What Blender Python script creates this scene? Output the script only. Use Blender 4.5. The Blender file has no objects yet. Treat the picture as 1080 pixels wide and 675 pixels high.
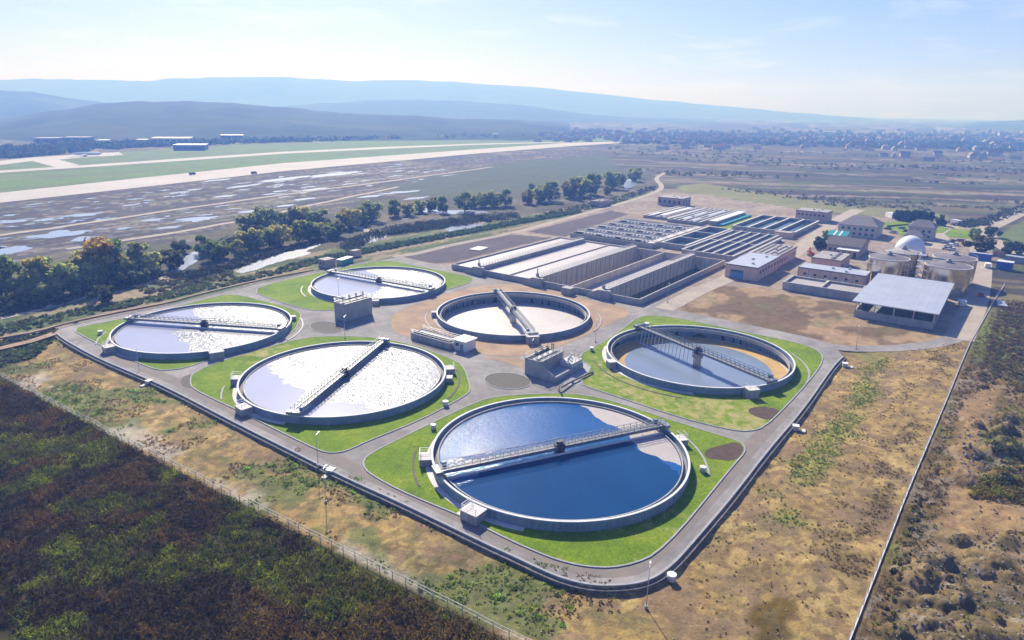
import bpy, bmesh, math, random
import numpy as np
from mathutils import Vector, Matrix
from mathutils.geometry import delaunay_2d_cdt

random.seed(7); rng = np.random.default_rng(7)
SC = bpy.context.scene
COL = SC.collection

# ------------------------------------------------------------------ camera
# The world's x and y axes run along the rows of clarifier tanks; x = 0, y = 0 is the middle of the nearest tank.
FPX, PITCH, ROLL, CAMH = 724.2568, .3015, .0148, 65.94
OX, OY, ANG = 9.649, 121.302, .9377
cA, sA = math.cos(ANG), math.sin(ANG)
def rotv(x, y): return (x*cA + y*sA, -x*sA + y*cA)
cr, sr = math.cos(ROLL), math.sin(ROLL); cp, sp = math.cos(PITCH), math.sin(PITCH)
CAMX, CAMY = rotv(-OX, -OY)
def W(px, py, z=0.0):
    """ground point (x, y) seen at a point of the photograph (1080 x 675), for the height z"""
    u = (px-540)/FPX; v = (337.5-py)/FPX
    u, v = cr*u - sr*v, sr*u + cr*v
    rx, ry, rz = u, cp + v*sp, v*cp - sp
    t = (CAMH - z)/(-rz)
    return rotv(rx*t - OX, ry*t - OY)
def WP(pts, z=0.0): return [W(a, b, z) for a, b in pts]

cam_d = bpy.data.cameras.new('camera'); cam = bpy.data.objects.new('camera', cam_d); COL.objects.link(cam)
cam_d.sensor_width = 36; cam_d.lens = FPX/1080*36; cam_d.clip_start = 1; cam_d.clip_end = 60000
_r = Vector((1, 0, 0)); _u = Vector((0, sp, cp))
def _w(v): x, y = rotv(v.x, v.y); return Vector((x, y, v.z))
right = _w(_r*cr + _u*sr); up = _w(_u*cr - _r*sr); back = right.cross(up)
M = Matrix((right, up, back)).transposed().to_4x4(); M.translation = (CAMX, CAMY, CAMH)
cam.matrix_world = M
SC.camera = cam

# ------------------------------------------------------------------ sun, sky, exposure
SUN_AZ, SUN_EL = math.radians(-16), math.radians(35)          # azimuth from the camera's heading
sx, sy = rotv(math.sin(SUN_AZ), math.cos(SUN_AZ))
SUND = Vector((sx*math.cos(SUN_EL), sy*math.cos(SUN_EL), math.sin(SUN_EL)))
sl = bpy.data.lights.new('sun', 'SUN'); sl.energy = 5.0; sl.angle = math.radians(.53); sl.color = (1, .965, .98)
so = bpy.data.objects.new('sun', sl); COL.objects.link(so)
so.rotation_euler = SUND.to_track_quat('Z', 'Y').to_euler(); so.location = (0, 0, 300)

wd = bpy.data.worlds.new('World'); SC.world = wd; wd.use_nodes = True
nt = wd.node_tree; nt.nodes.clear()
def N(t, typ, **kw):
    n = t.nodes.new(typ)
    for k, v in kw.items():
        if k == 'op': n.operation = v
        elif hasattr(n, k) and k not in n.inputs: setattr(n, k, v)
    return n
out = N(nt, 'ShaderNodeOutputWorld'); bg = N(nt, 'ShaderNodeBackground'); sky = N(nt, 'ShaderNodeTexSky')
sky.sky_type = 'NISHITA'; sky.sun_disc = False; sky.sun_elevation = SUN_EL
sky.sun_rotation = math.atan2(SUND.x, SUND.y); sky.altitude = 300
sky.air_density = 1.0; sky.dust_density = 1.0; sky.ozone_density = 3.5
tc = N(nt, 'ShaderNodeTexCoord'); sep = N(nt, 'ShaderNodeSeparateXYZ'); nt.links.new(tc.outputs['Generated'], sep.inputs[0])
mz = N(nt, 'ShaderNodeMath', op='MAXIMUM'); nt.links.new(sep.outputs['Z'], mz.inputs[0]); mz.inputs[1].default_value = 0.0
ad = N(nt, 'ShaderNodeMath', op='ADD'); nt.links.new(mz.outputs[0], ad.inputs[0]); ad.inputs[1].default_value = .09
dx = N(nt, 'ShaderNodeMath', op='DIVIDE'); dy = N(nt, 'ShaderNodeMath', op='DIVIDE')
nt.links.new(sep.outputs['X'], dx.inputs[0]); nt.links.new(ad.outputs[0], dx.inputs[1])
nt.links.new(sep.outputs['Y'], dy.inputs[0]); nt.links.new(ad.outputs[0], dy.inputs[1])
cb = N(nt, 'ShaderNodeCombineXYZ'); nt.links.new(dx.outputs[0], cb.inputs[0]); nt.links.new(dy.outputs[0], cb.inputs[1])
no = N(nt, 'ShaderNodeTexNoise'); nt.links.new(cb.outputs[0], no.inputs['Vector'])
no.inputs['Scale'].default_value = 1.1; no.inputs['Detail'].default_value = 9; no.inputs['Roughness'].default_value = .62; no.inputs['Distortion'].default_value = .35
rp = N(nt, 'ShaderNodeValToRGB'); nt.links.new(no.outputs['Fac'], rp.inputs[0])
rp.color_ramp.elements[0].position = .54; rp.color_ramp.elements[0].color = (0, 0, 0, 1)
rp.color_ramp.elements[1].position = .78; rp.color_ramp.elements[1].color = (.3, .3, .3, 1)
mxs = N(nt, 'ShaderNodeMix'); mxs.data_type = 'RGBA'; nt.links.new(rp.outputs[0], mxs.inputs[0])
tint = N(nt, 'ShaderNodeMix'); tint.data_type = 'RGBA'; tint.blend_type = 'MULTIPLY'; tint.inputs[0].default_value = 1
nt.links.new(sky.outputs[0], tint.inputs[6]); tint.inputs[7].default_value = (.66, .70, 1.42, 1); nt.links.new(tint.outputs[2], mxs.inputs[6]); mxs.inputs[7].default_value = (13, 13, 13.5, 1)
nt.links.new(mxs.outputs[2], bg.inputs[0]); bg.inputs[1].default_value = .074
nt.links.new(bg.outputs[0], out.inputs[0])
SC.view_settings.view_transform = 'Standard'; SC.view_settings.look = 'None'
SC.view_settings.exposure = 0.73; SC.view_settings.gamma = 1
SC.cycles.use_denoising = True
try:
    SC.cycles.denoiser = 'OPENIMAGEDENOISE'; SC.cycles.denoising_input_passes = 'RGB_ALBEDO_NORMAL'; SC.cycles.denoising_prefilter = 'ACCURATE'
except Exception: pass
SC.cycles.max_bounces = 5; SC.cycles.diffuse_bounces = 2; SC.cycles.glossy_bounces = 2; SC.cycles.transmission_bounces = 2
SC.cycles.volume_bounces = 0; SC.cycles.transparent_max_bounces = 6
SC.cycles.caustics_reflective = False; SC.cycles.caustics_refractive = False
SC.cycles.sample_clamp_indirect = 4

# ------------------------------------------------------------------ helpers
ORIG = {}
def props(o, label=None, cat=None, group=None, kind=None):
    if label: o['label'] = label
    if cat: o['category'] = cat
    if group: o['group'] = group
    if kind: o['kind'] = kind
    return o
def thing(name, label, cat, loc=(0, 0, 0), group=None):
    o = bpy.data.objects.new(name, None); COL.objects.link(o); o.location = loc; ORIG[o] = Vector(loc)
    o.empty_display_size = .5
    return props(o, label, cat, group)
def copy_tree(o, parent=None):
    c = o.copy(); COL.objects.link(c)
    if parent: c.parent = parent
    for ch in list(o.children): copy_tree(ch, c)
    return c
def link_mesh(name, me, mat, parent=None, origin=None, local=False):
    o = bpy.data.objects.new(name, me); COL.objects.link(o)
    if mat is not None:
        for m in (mat if isinstance(mat, (list, tuple)) else [mat]): me.materials.append(m)
    if parent is not None:
        o.parent = parent; ORIG[o] = ORIG.get(parent, Vector((0, 0, 0)))
        if not local: me.transform(Matrix.Translation(-ORIG[o]))
    elif origin is not None:
        ORIG[o] = Vector(origin); me.transform(Matrix.Translation(-ORIG[o])); o.location = origin
    return o
class MB:
    def __init__(s): s.v = []; s.f = []; s.sm = []
    def add(s, vs, fs, smooth=False):
        b = len(s.v); s.v += [tuple(p) for p in vs]; s.f += [tuple(i+b for i in f) for f in fs]; s.sm += [smooth]*len(fs); return s
    def box(s, x0, x1, y0, y1, z0, z1):
        return s.add([(x0,y0,z0),(x1,y0,z0),(x1,y1,z0),(x0,y1,z0),(x0,y0,z1),(x1,y0,z1),(x1,y1,z1),(x0,y1,z1)],
              [(0,3,2,1),(4,5,6,7),(0,1,5,4),(1,2,6,5),(2,3,7,6),(3,0,4,7)])
    def cbox(s, x, y, z, a, b, h, rz=0):
        c, n = math.cos(rz), math.sin(rz); q = []
        for zz in (z, z+h):
            for (i, j) in ((-1,-1),(1,-1),(1,1),(-1,1)): q.append((x+i*a/2*c-j*b/2*n, y+i*a/2*n+j*b/2*c, zz))
        return s.add(q, [(0,3,2,1),(4,5,6,7),(0,1,5,4),(1,2,6,5),(2,3,7,6),(3,0,4,7)])
    def bar(s, p, q, w, h=None):
        p, q = Vector(p), Vector(q); h = h or w; d = (q-p)
        if d.length < 1e-6: return s
        d.normalize(); a = d.cross(Vector((0,0,1)))
        if a.length < 1e-4: a = Vector((1,0,0))
        a.normalize(); b = a.cross(d)
        vs = []
        for e in (p, q):
            for (i, j) in ((-1,-1),(1,-1),(1,1),(-1,1)): vs.append(e + a*i*w/2 + b*j*h/2)
        return s.add(vs, [(0,1,2,3),(7,6,5,4),(0,4,5,1),(1,5,6,2),(2,6,7,3),(3,7,4,0)])
    def cyl(s, x, y, z0, z1, r0, r1=None, n=20, cap=True, smooth=True):
        r1 = r0 if r1 is None else r1; vs = []
        for k in range(n):
            a = 2*math.pi*k/n; vs.append((x+r0*math.cos(a), y+r0*math.sin(a), z0))
        for k in range(n):
            a = 2*math.pi*k/n; vs.append((x+r1*math.cos(a), y+r1*math.sin(a), z1))
        s.add(vs, [(k, (k+1) % n, n+(k+1) % n, n+k) for k in range(n)], smooth)
        if cap:
            b = len(s.v)-2*n; s.f.append(tuple(b+n+k for k in range(n))); s.sm.append(False)
            s.f.append(tuple(b+n-1-k for k in range(n))); s.sm.append(False)
        return s
    def lathe(s, x, y, prof, n=128, a0=0, a1=2*math.pi, smooth=True):
        full = abs(a1-a0-2*math.pi) < 1e-6; m = n if full else n+1; L = len(prof); vs = []
        for k in range(m):
            a = a0+(a1-a0)*k/n
            for r, z in prof: vs.append((x+r*math.cos(a), y+r*math.sin(a), z))
        fs = []
        for k in range(n):
            k2 = (k+1) % m
            for j in range(L-1): fs.append((k*L+j, k2*L+j, k2*L+j+1, k*L+j+1))
        return s.add(vs, fs, smooth)
    def prism(s, poly, z0, z1):
        n = len(poly); vs = [(a, b, z0) for a, b in poly]+[(a, b, z1) for a, b in poly]
        return s.add(vs, [tuple(range(n-1, -1, -1)), tuple(range(n, 2*n))]+[(k, (k+1) % n, n+(k+1) % n, n+k) for k in range(n)])
    def build(s, name, mat, parent=None, origin=None, local=False):
        me = bpy.data.meshes.new(name); me.from_pydata(s.v, [], s.f)
        me.polygons.foreach_set('use_smooth', s.sm); me.update()
        return link_mesh(name, me, mat, parent, origin, local)

def np_mesh(name, V, Fq, col=None, smooth=False):
    me = bpy.data.meshes.new(name); n = Fq.shape[1]
    me.vertices.add(len(V)); me.vertices.foreach_set('co', np.ascontiguousarray(V, dtype=np.float32).ravel())
    me.loops.add(Fq.size); me.loops.foreach_set('vertex_index', np.ascontiguousarray(Fq, dtype=np.int32).ravel())
    me.polygons.add(len(Fq)); me.polygons.foreach_set('loop_start', np.arange(0, Fq.size, n, dtype=np.int32))
    me.polygons.foreach_set('use_smooth', np.full(len(Fq), smooth))
    if col is not None:
        at = me.attributes.new('Col', 'FLOAT_COLOR', 'POINT')
        c4 = np.ones((len(V), 4), np.float32); c4[:, :3] = col; at.data.foreach_set('color', c4.ravel())
    me.update(calc_edges=True); me.validate()
    return me

# value noise for numpy
def _h(i, j, s):
    n = (i*374761393 + j*668265263 + s*144665) & 0x7fffffff
    n = ((n ^ (n >> 13))*1274126177) & 0x7fffffff
    return ((n ^ (n >> 16)) & 0xffff)/65535.0
def vnoise(x, y, s=0):
    xi = np.floor(x).astype(np.int64); yi = np.floor(y).astype(np.int64); fx = x-xi; fy = y-yi
    fx = fx*fx*(3-2*fx); fy = fy*fy*(3-2*fy)
    a, b, c, d = _h(xi, yi, s), _h(xi+1, yi, s), _h(xi, yi+1, s), _h(xi+1, yi+1, s)
    return a+(b-a)*fx+(c-a)*fy+(a-b-c+d)*fx*fy
def fbm(x, y, s=0, o=4):
    r = 0; a = .5; t = 0
    for k in range(o):
        r = r+a*vnoise(x*2**k, y*2**k, s+k*17); t += a; a *= .55
    return r/t
def sstep(a, b, x):
    t = np.clip((x-a)/(b-a), 0, 1); return t*t*(3-2*t)
def sdf(poly, X, Y):
    """signed distance, positive inside"""
    P = np.array(poly, float); best = np.full(X.shape, 1e18); ins = np.zeros(X.shape, bool)
    for k in range(len(P)):
        ax, ay = P[k]; bx, by = P[(k+1) % len(P)]; ex, ey = bx-ax, by-ay; L = ex*ex+ey*ey+1e-12
        t = np.clip(((X-ax)*ex+(Y-ay)*ey)/L, 0, 1)
        best = np.minimum(best, (X-ax-t*ex)**2+(Y-ay-t*ey)**2)
        cnd = (ay > Y) != (by > Y)
        with np.errstate(divide='ignore', invalid='ignore'):
            ins ^= cnd & (X < ex*(Y-ay)/(ey if abs(ey) > 1e-12 else 1e-12)+ax)
    d = np.sqrt(best); return np.where(ins, d, -d)
def sdl(line, X, Y):
    P = np.array(line, float); best = np.full(X.shape, 1e18)
    for k in range(len(P)-1):
        ax, ay = P[k]; bx, by = P[k+1]; ex, ey = bx-ax, by-ay; L = ex*ex+ey*ey+1e-12
        t = np.clip(((X-ax)*ex+(Y-ay)*ey)/L, 0, 1)
        best = np.minimum(best, (X-ax-t*ex)**2+(Y-ay-t*ey)**2)
    return np.sqrt(best)

# ------------------------------------------------------------------ materials
def newmat(name):
    m = bpy.data.materials.new(name); m.use_nodes = True
    t = m.node_tree; b = t.nodes['Principled BSDF']; return m, t, b
def ramp(t, fac, stops):
    r = N(t, 'ShaderNodeValToRGB'); t.links.new(fac, r.inputs[0]); e = r.color_ramp.elements
    while len(e) < len(stops): e.new(.5)
    for el, (p, c) in zip(e, stops): el.position = p; el.color = (*c, 1)
    return r.outputs[0]
def posnode(t, scale=(1, 1, 1), kind='Position'):
    if kind == 'Object': o = N(t, 'ShaderNodeTexCoord').outputs['Object']
    else: o = N(t, 'ShaderNodeNewGeometry').outputs['Position']
    mp = N(t, 'ShaderNodeMapping'); mp.inputs['Scale'].default_value = scale; t.links.new(o, mp.inputs['Vector']); return mp.outputs[0]
def noise(t, vec, scale, detail=5, rough=.6, dist=0):
    n = N(t, 'ShaderNodeTexNoise'); t.links.new(vec, n.inputs['Vector']); n.inputs['Scale'].default_value = scale
    n.inputs['Detail'].default_value = detail; n.inputs['Roughness'].default_value = rough; n.inputs['Distortion'].default_value = dist
    return n.outputs['Fac']
def mixc(t, fac, a, b, blend='MIX'):
    m = N(t, 'ShaderNodeMix'); m.data_type = 'RGBA'; m.blend_type = blend
    for s, i in ((fac, 0), (a, 6), (b, 7)):
        if isinstance(s, (int, float)): m.inputs[i].default_value = s
        elif isinstance(s, tuple): m.inputs[i].default_value = (*s, 1)
        else: t.links.new(s, m.inputs[i])
    return m.outputs[2]
def math_(t, op, a, b=None):
    m = N(t, 'ShaderNodeMath', op=op)
    for s, i in ((a, 0), (b, 1)):
        if s is None: continue
        if isinstance(s, (int, float)): m.inputs[i].default_value = s
        else: t.links.new(s, m.inputs[i])
    return m.outputs[0]
def bump(t, b, h, strength, dist=.1):
    n = N(t, 'ShaderNodeBump'); n.inputs['Strength'].default_value = strength; n.inputs['Distance'].default_value = dist
    t.links.new(h, n.inputs['Height']); t.links.new(n.outputs[0], b.inputs['Normal'])
def tone(c, k): return tuple(min(1, x*k) for x in c)
def mat(name, c, c2=None, scale=.5, fine=4, rough=.85, metallic=0, bmp=.2, bdist=.05, stretch=(1, 1, 1), spec=.3, streak=0):
    m, t, b = newmat(name); c2 = c2 or tone(c, .72); v = posnode(t, stretch)
    big = noise(t, v, scale, 5, .62, .3); fn = noise(t, v, fine, 4, .7)
    col = ramp(t, big, [(.32, c2), (.66, c)])
    col = mixc(t, .5, col, ramp(t, fn, [(.25, (.62, .62, .62)), (.75, (1.25, 1.25, 1.25))]), 'MULTIPLY')
    if streak:
        sv = posnode(t, (1.3, 1.3, .12)); col = mixc(t, streak, col, ramp(t, noise(t, sv, 1.0, 4, .7), [(.3, (.5, .5, .5)), (.62, (1.1, 1.1, 1.1))]), 'MULTIPLY')
    t.links.new(col, b.inputs['Base Color']); b.inputs['Roughness'].default_value = rough; b.inputs['Metallic'].default_value = metallic
    b.inputs['Specular IOR Level'].default_value = spec
    if bmp: bump(t, b, fn, bmp, bdist)
    return m
def plain(name, c, rough=.5, metallic=0):
    return mat(name, c, tone(c, .88), .8, 7, rough, metallic, 0)

MT = {}
MT['concrete'] = mat('concrete', (.44, .43, .41), (.33, .33, .32), .3, 3, .8, bmp=.15, streak=.5)
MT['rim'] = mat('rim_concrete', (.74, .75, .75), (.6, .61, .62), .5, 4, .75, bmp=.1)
MT['tank_wall_shaded'] = mat('shade_blue_concrete', (.25, .33, .41), (.17, .23, .30), .35, 3, .75, bmp=.15, streak=.45)  # wall concrete with the dark blue of its shaded faces put into the colour
MT['concrete_light'] = mat('concrete_light', (.66, .63, .58), (.52, .5, .46), .4, 4, .8, bmp=.1)
MT['concrete_dark'] = mat('concrete_dark', (.26, .26, .26), (.18, .18, .18), .3, 3, .85, streak=.4)
MT['concrete_beige'] = mat('concrete_beige', (.66, .57, .48), (.52, .46, .39), .25, 3, .85, streak=.6)
MT['galv'] = mat('galvanised_steel', (.58, .6, .62), (.45, .47, .5), .8, 6, .45, .55, 0)
MT['fence_wood'] = mat('weathered_fence', (.6, .6, .52), (.42, .42, .36), .8, 5, .9)
MT['rail'] = mat('dull_galvanised_steel', (.24, .27, .31), (.17, .19, .22), .8, 6, .5, .3, 0)
MT['steel_white'] = plain('painted_steel', (.74, .75, .76), .45)
MT['dark_metal'] = plain('dark_metal', (.05, .055, .06), .5, .3)
MT['rubber'] = plain('rubber', (.03, .03, .03), .8)
MT['grate'] = mat('walkway_grating', (.24, .25, .26), (.17, .18, .19), 1, 12, .6, .3, .3)
MT['salmon'] = mat('salmon_render', (.74, .52, .42), (.66, .46, .37), .35, 4, .85, streak=.25)
MT['pinkgrey'] = mat('pink_grey_render', (.50, .37, .33), (.43, .32, .29), .35, 4, .85, streak=.25)
MT['cream'] = mat('cream_render', (.55, .5, .44), (.46, .42, .37), .35, 4, .85)
MT['roof_blue'] = mat('pale_sheet_roof', (.42, .46, .52), (.36, .4, .46), .25, 3, .55, .2, .1)
MT['roof_grey'] = mat('grey_roof_felt', (.36, .34, .33), (.27, .26, .26), .3, 3, .8)
MT['roof_dark'] = mat('dark_roof', (.1, .085, .085), (.07, .06, .06), .4, 4, .75)
MT['roof_slate'] = mat('slate_roof', (.2, .185, .19), (.15, .14, .15), .4, 4, .75)
MT['roof_teal'] = mat('teal_sheet', (.02, .3, .3), (.015, .22, .23), .4, 4, .5)
MT['roof_white'] = mat('white_sheet', (.7, .72, .73), (.58, .6, .62), .4, 4, .5)
MT['window'] = plain('window_glass', (.05, .07, .09), .12)
MT['gate_blue'] = plain('blue_gate', (.12, .28, .45), .5)
MT['trim_dark'] = plain('dark_trim', (.06, .055, .05), .7)
MT['white_paint'] = plain('white_paint', (.8, .8, .78), .5)
MT['red_paint'] = plain('red_paint', (.4, .03, .025), .35)
MT['blue_paint'] = plain('blue_paint', (.02, .1, .42), .4)
MT['orange_paint'] = plain('orange_paint', (.5, .16, .04), .5)
MT['grey_paint'] = plain('grey_paint', (.3, .32, .34), .35)
MT['black_paint'] = plain('black_paint', (.04, .04, .045), .35)
MT['cladding'] = mat('metal_cladding', (.86, .75, .60), (.68, .60, .50), .12, 2, .2, .95, .12, .06, (1, 1, .15))
MT['dome'] = mat('white_membrane', (.78, .79, .81), (.72, .73, .75), .3, 3, .45, 0, 0)
MT['soil'] = mat('turned_soil', (.11, .07, .05), (.07, .045, .032), .7, 5, .95, bmp=.6, bdist=.2)
MT['gravel_dark'] = mat('dark_gravel', (.16, .14, .11), (.11, .1, .08), 1.2, 8, .95, bmp=.6, bdist=.1)
MT['clinker'] = mat('grey_purple_soil', (.17, .15, .15), (.12, .105, .105), .12, 1.4, .95, bmp=.6, bdist=.2)
MT['dirt'] = mat('bare_dirt', (.42, .29, .17), (.25, .18, .12), .12, 1.6, .95, bmp=.5, bdist=.15)
MT['pale_dirt'] = mat('dusty_track', (.42, .36, .28), (.32, .275, .22), .15, 1.6, .95, bmp=.4, bdist=.1)
MT['kerb'] = mat('kerb_concrete', (.38, .38, .38), (.28, .285, .29), .8, 6, .85)
MT['gabion'] = mat('stone_pitching', (.22, .21, .2), (.08, .08, .08), 1.6, 5, .9, bmp=.8, bdist=.2)
MT['runway'] = mat('runway_concrete', (.47, .44, .40), (.39, .365, .33), .02, .3, .9, bmp=0)

def road_mat():
    m, t, b = newmat('road_asphalt'); v = posnode(t)
    big = noise(t, v, .06, 6, .65, .8); mid = noise(t, v, .45, 5, .65, .5); fn = noise(t, v, 5, 4, .7)
    c = ramp(t, big, [(.3, (.18, .172, .162)), (.5, (.25, .238, .22)), (.7, (.35, .335, .31))])
    c = mixc(t, .55, c, ramp(t, mid, [(.3, (.66, .65, .66)), (.7, (1.25, 1.22, 1.18))]), 'MULTIPLY')
    c = mixc(t, .4, c, ramp(t, fn, [(.3, (.6, .6, .6)), (.7, (1.3, 1.3, 1.3))]), 'MULTIPLY')
    t.links.new(c, b.inputs['Base Color']); b.inputs['Roughness'].default_value = .9; b.inputs['Specular IOR Level'].default_value = .2
    bump(t, b, fn, .25, .03); return m
MT['road'] = road_mat()
MT['road_brown'] = mat('muddy_wheel_tracks', (.235, .20, .165), (.175, .158, .14), .25, 3, .92, bmp=.2, stretch=(1, 1, 1))
def lawn_mat():
    m, t, b = newmat('lawn_grass'); v = posnode(t)
    big = noise(t, v, .09, 5, .6, .4); mid = noise(t, v, .8, 5, .7); fn = noise(t, v, 3.2, 5, .75)
    c = ramp(t, big, [(.3, (.10, .185, .006)), (.5, (.15, .255, .008)), (.68, (.215, .30, .014))])
    c = mixc(t, .6, c, ramp(t, mid, [(.3, (.55, .62, .55)), (.7, (1.4, 1.25, 1.2))]), 'MULTIPLY')
    c = mixc(t, .7, c, ramp(t, fn, [(.3, (.5, .55, .45)), (.7, (1.4, 1.32, 1.3))]), 'MULTIPLY')
    at = N(t, 'ShaderNodeAttribute'); at.attribute_name = 'Col'
    dry = math_(t, 'MULTIPLY', at.outputs['Fac'], 1.0)
    s = math_(t, 'ADD', noise(t, v, .33, 6, .7, .6), dry)
    msk = ramp(t, s, [(.62, (0, 0, 0)), (.80, (.85, .85, .85))])
    c = mixc(t, msk, c, (.42, .36, .14))
    t.links.new(c, b.inputs['Base Color']); b.inputs['Roughness'].default_value = .9; b.inputs['Specular IOR Level'].default_value = .15
    bump(t, b, fn, .9, .25); return m
MT['lawn'] = lawn_mat()
def ground_mat():
    m, t, b = newmat('open_ground'); v = posnode(t)
    at = N(t, 'ShaderNodeAttribute'); at.attribute_name = 'Col'
    a = noise(t, v, .35, 6, .68, .5); f = noise(t, v, 2.3, 6, .75); g = noise(t, v, .035, 6, .65)
    c = mixc(t, .75, at.outputs['Color'], ramp(t, a, [(.3, (.6, .58, .56)), (.68, (1.32, 1.3, 1.26))]), 'MULTIPLY')
    c = mixc(t, .7, c, ramp(t, f, [(.3, (.55, .55, .52)), (.7, (1.4, 1.38, 1.32))]), 'MULTIPLY')
    c = mixc(t, .7, c, ramp(t, g, [(.32, (.72, .74, .76)), (.68, (1.22, 1.2, 1.16))]), 'MULTIPLY')
    t.links.new(c, b.inputs['Base Color']); b.inputs['Roughness'].default_value = .95; b.inputs['Specular IOR Level'].default_value = .12
    bump(t, b, f, .7, .22); return m
MT['ground'] = ground_mat()
def leaf_mat(name, rnd=.0):
    m, t, b = newmat(name); at = N(t, 'ShaderNodeAttribute'); at.attribute_name = 'Col'
    c = at.outputs['Color']
    if rnd:
        oi = N(t, 'ShaderNodeObjectInfo'); r = ramp(t, oi.outputs['Random'], [(0, (.7, .82, .75)), (.5, (1, 1, 1)), (1, (1.5, 1.15, .8))])
        c = mixc(t, rnd, c, r, 'MULTIPLY')
    t.links.new(c, b.inputs['Base Color']); b.inputs['Roughness'].default_value = .7; b.inputs['Specular IOR Level'].default_value = .2
    tr = N(t, 'ShaderNodeBsdfTranslucent'); t.links.new(c, tr.inputs[0])
    mx = N(t, 'ShaderNodeMixShader'); mx.inputs[0].default_value = .5
    o = t.nodes['Material Output']; t.links.new(b.outputs[0], mx.inputs[1]); t.links.new(tr.outputs[0], mx.inputs[2]); t.links.new(mx.outputs[0], o.inputs[0])
    return m
MT['leaf'] = leaf_mat('leaves'); MT['treeleaf'] = leaf_mat('tree_leaves', .9)
MT['bark'] = mat('bark', (.13, .1, .075), (.08, .06, .045), 2, 8, .95)
def water_mat(name, base, rough, bs=.0, bscale=1.2, base2=None, dist=.1, spec=.5, rvar=0):
    m, t, b = newmat(name); v = posnode(t)
    n1 = noise(t, v, .05, 5, .6, .6)
    t.links.new(ramp(t, n1, [(.3, base), (.7, base2 or base)]), b.inputs['Base Color'])
    b.inputs['Roughness'].default_value = rough; b.inputs['IOR'].default_value = 1.333
    if rvar: t.links.new(ramp(t, noise(t, v, .07, 4, .6, .8), [(.35, (rough-rvar,)*3), (.65, (rough+rvar,)*3)]), b.inputs['Roughness'])
    b.inputs['Specular IOR Level'].default_value = spec
    if bs: bump(t, b, noise(t, v, bscale, 4, .65), bs, dist)
    return m
MT['water_glint'] = water_mat('rippled_water', (.14, .17, .22), .29, 1.0, .8, (.18, .21, .26), .34, rvar=.13, spec=.36)
MT['water_deep'] = water_mat('deep_blue_water', (.003, .04, .12), .06, .10, 2.6, (.005, .055, .15), .04)
MT['water_glitter'] = water_mat('glittering_water', (.010, .08, .24), .07, 1.0, 1.3, (.016, .10, .28), .16)
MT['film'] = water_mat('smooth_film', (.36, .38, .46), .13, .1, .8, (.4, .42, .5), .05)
MT['scum'] = mat('floating_scum', (.41, .375, .345), (.35, .32, .30), .12, 2.5, .6, bmp=.1)
MT['foam'] = mat('pale_foam', (.50, .46, .43), (.41, .38, .355), .06, .9, .5, bmp=.15)
MT['mud'] = water_mat('wet_mud', (.13, .085, .018), .45, .4, 2, (.2, .135, .04), .05, .3)
MT['river'] = water_mat('river_water', (.2, .24, .30), .24, .8, .9, (.26, .29, .34), .14)
MT['puddle'] = water_mat('puddle_water', (.24, .29, .36), .2, .5, .5, (.28, .32, .38), .08)
MT['dark_water'] = water_mat('dark_basin_water', (.012, .03, .025), .12, .2, 1.0, (.02, .045, .035), .04)
MT['blue_water'] = water_mat('blue_basin_water', (.012, .05, .085), .1, .2, 1.0, (.02, .07, .11), .04)
MT['pond_floor_water'] = water_mat('shallow_water', (.17, .22, .29), .12, .25, .7, (.22, .27, .33), .04)
MT['sediment'] = mat('yellow_sediment', (.56, .36, .13), (.4, .27, .11), .2, 2, .9)

# ================================================================== THE SETTING
TANK = {'A': (0, 0), 'B': (70.49, 0), 'C': (0, 63.25), 'F': (70.49, 63.25), 'D': (0, 126.5), 'E': (70.49, 126.5)}
RT = 25.0; RIM = 2.0
BAS = (109.4, 193.2, 37.0, 124.2)                                  # the aeration basin: x0, x1, y0, y1
OUT_FRONT = [(59, 350), (66, 357), (100, 376), (133, 390), (177, 408.5), (240, 441.5), (320, 481.5), (366, 504.4), (420, 528.5), (468, 551.7), (520, 576.7),
             (540, 585.5), (580, 604.5), (600, 611.5), (620, 616), (640, 617.5), (670, 615.5), (690, 609), (705, 598), (716, 588), (744.8, 555), (772.6, 522.6),
             (809.6, 474.4), (846.7, 431.9), (879, 385), (889, 376)]
OUT_BACK = [(882, 367), (846.7, 358), (782, 345), (718, 331), (704, 325.6), (722, 312), (676, 321), (620, 311), (540, 294), (474, 281), (440, 274.5), (425, 271), (380, 277.5),
            (340, 285.5), (283, 296.5), (241.7, 306.5), (200, 316.5), (180, 322), (116.7, 334), (71.7, 344), (62, 347)]
PLANT = WP(OUT_FRONT+OUT_BACK)

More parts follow.
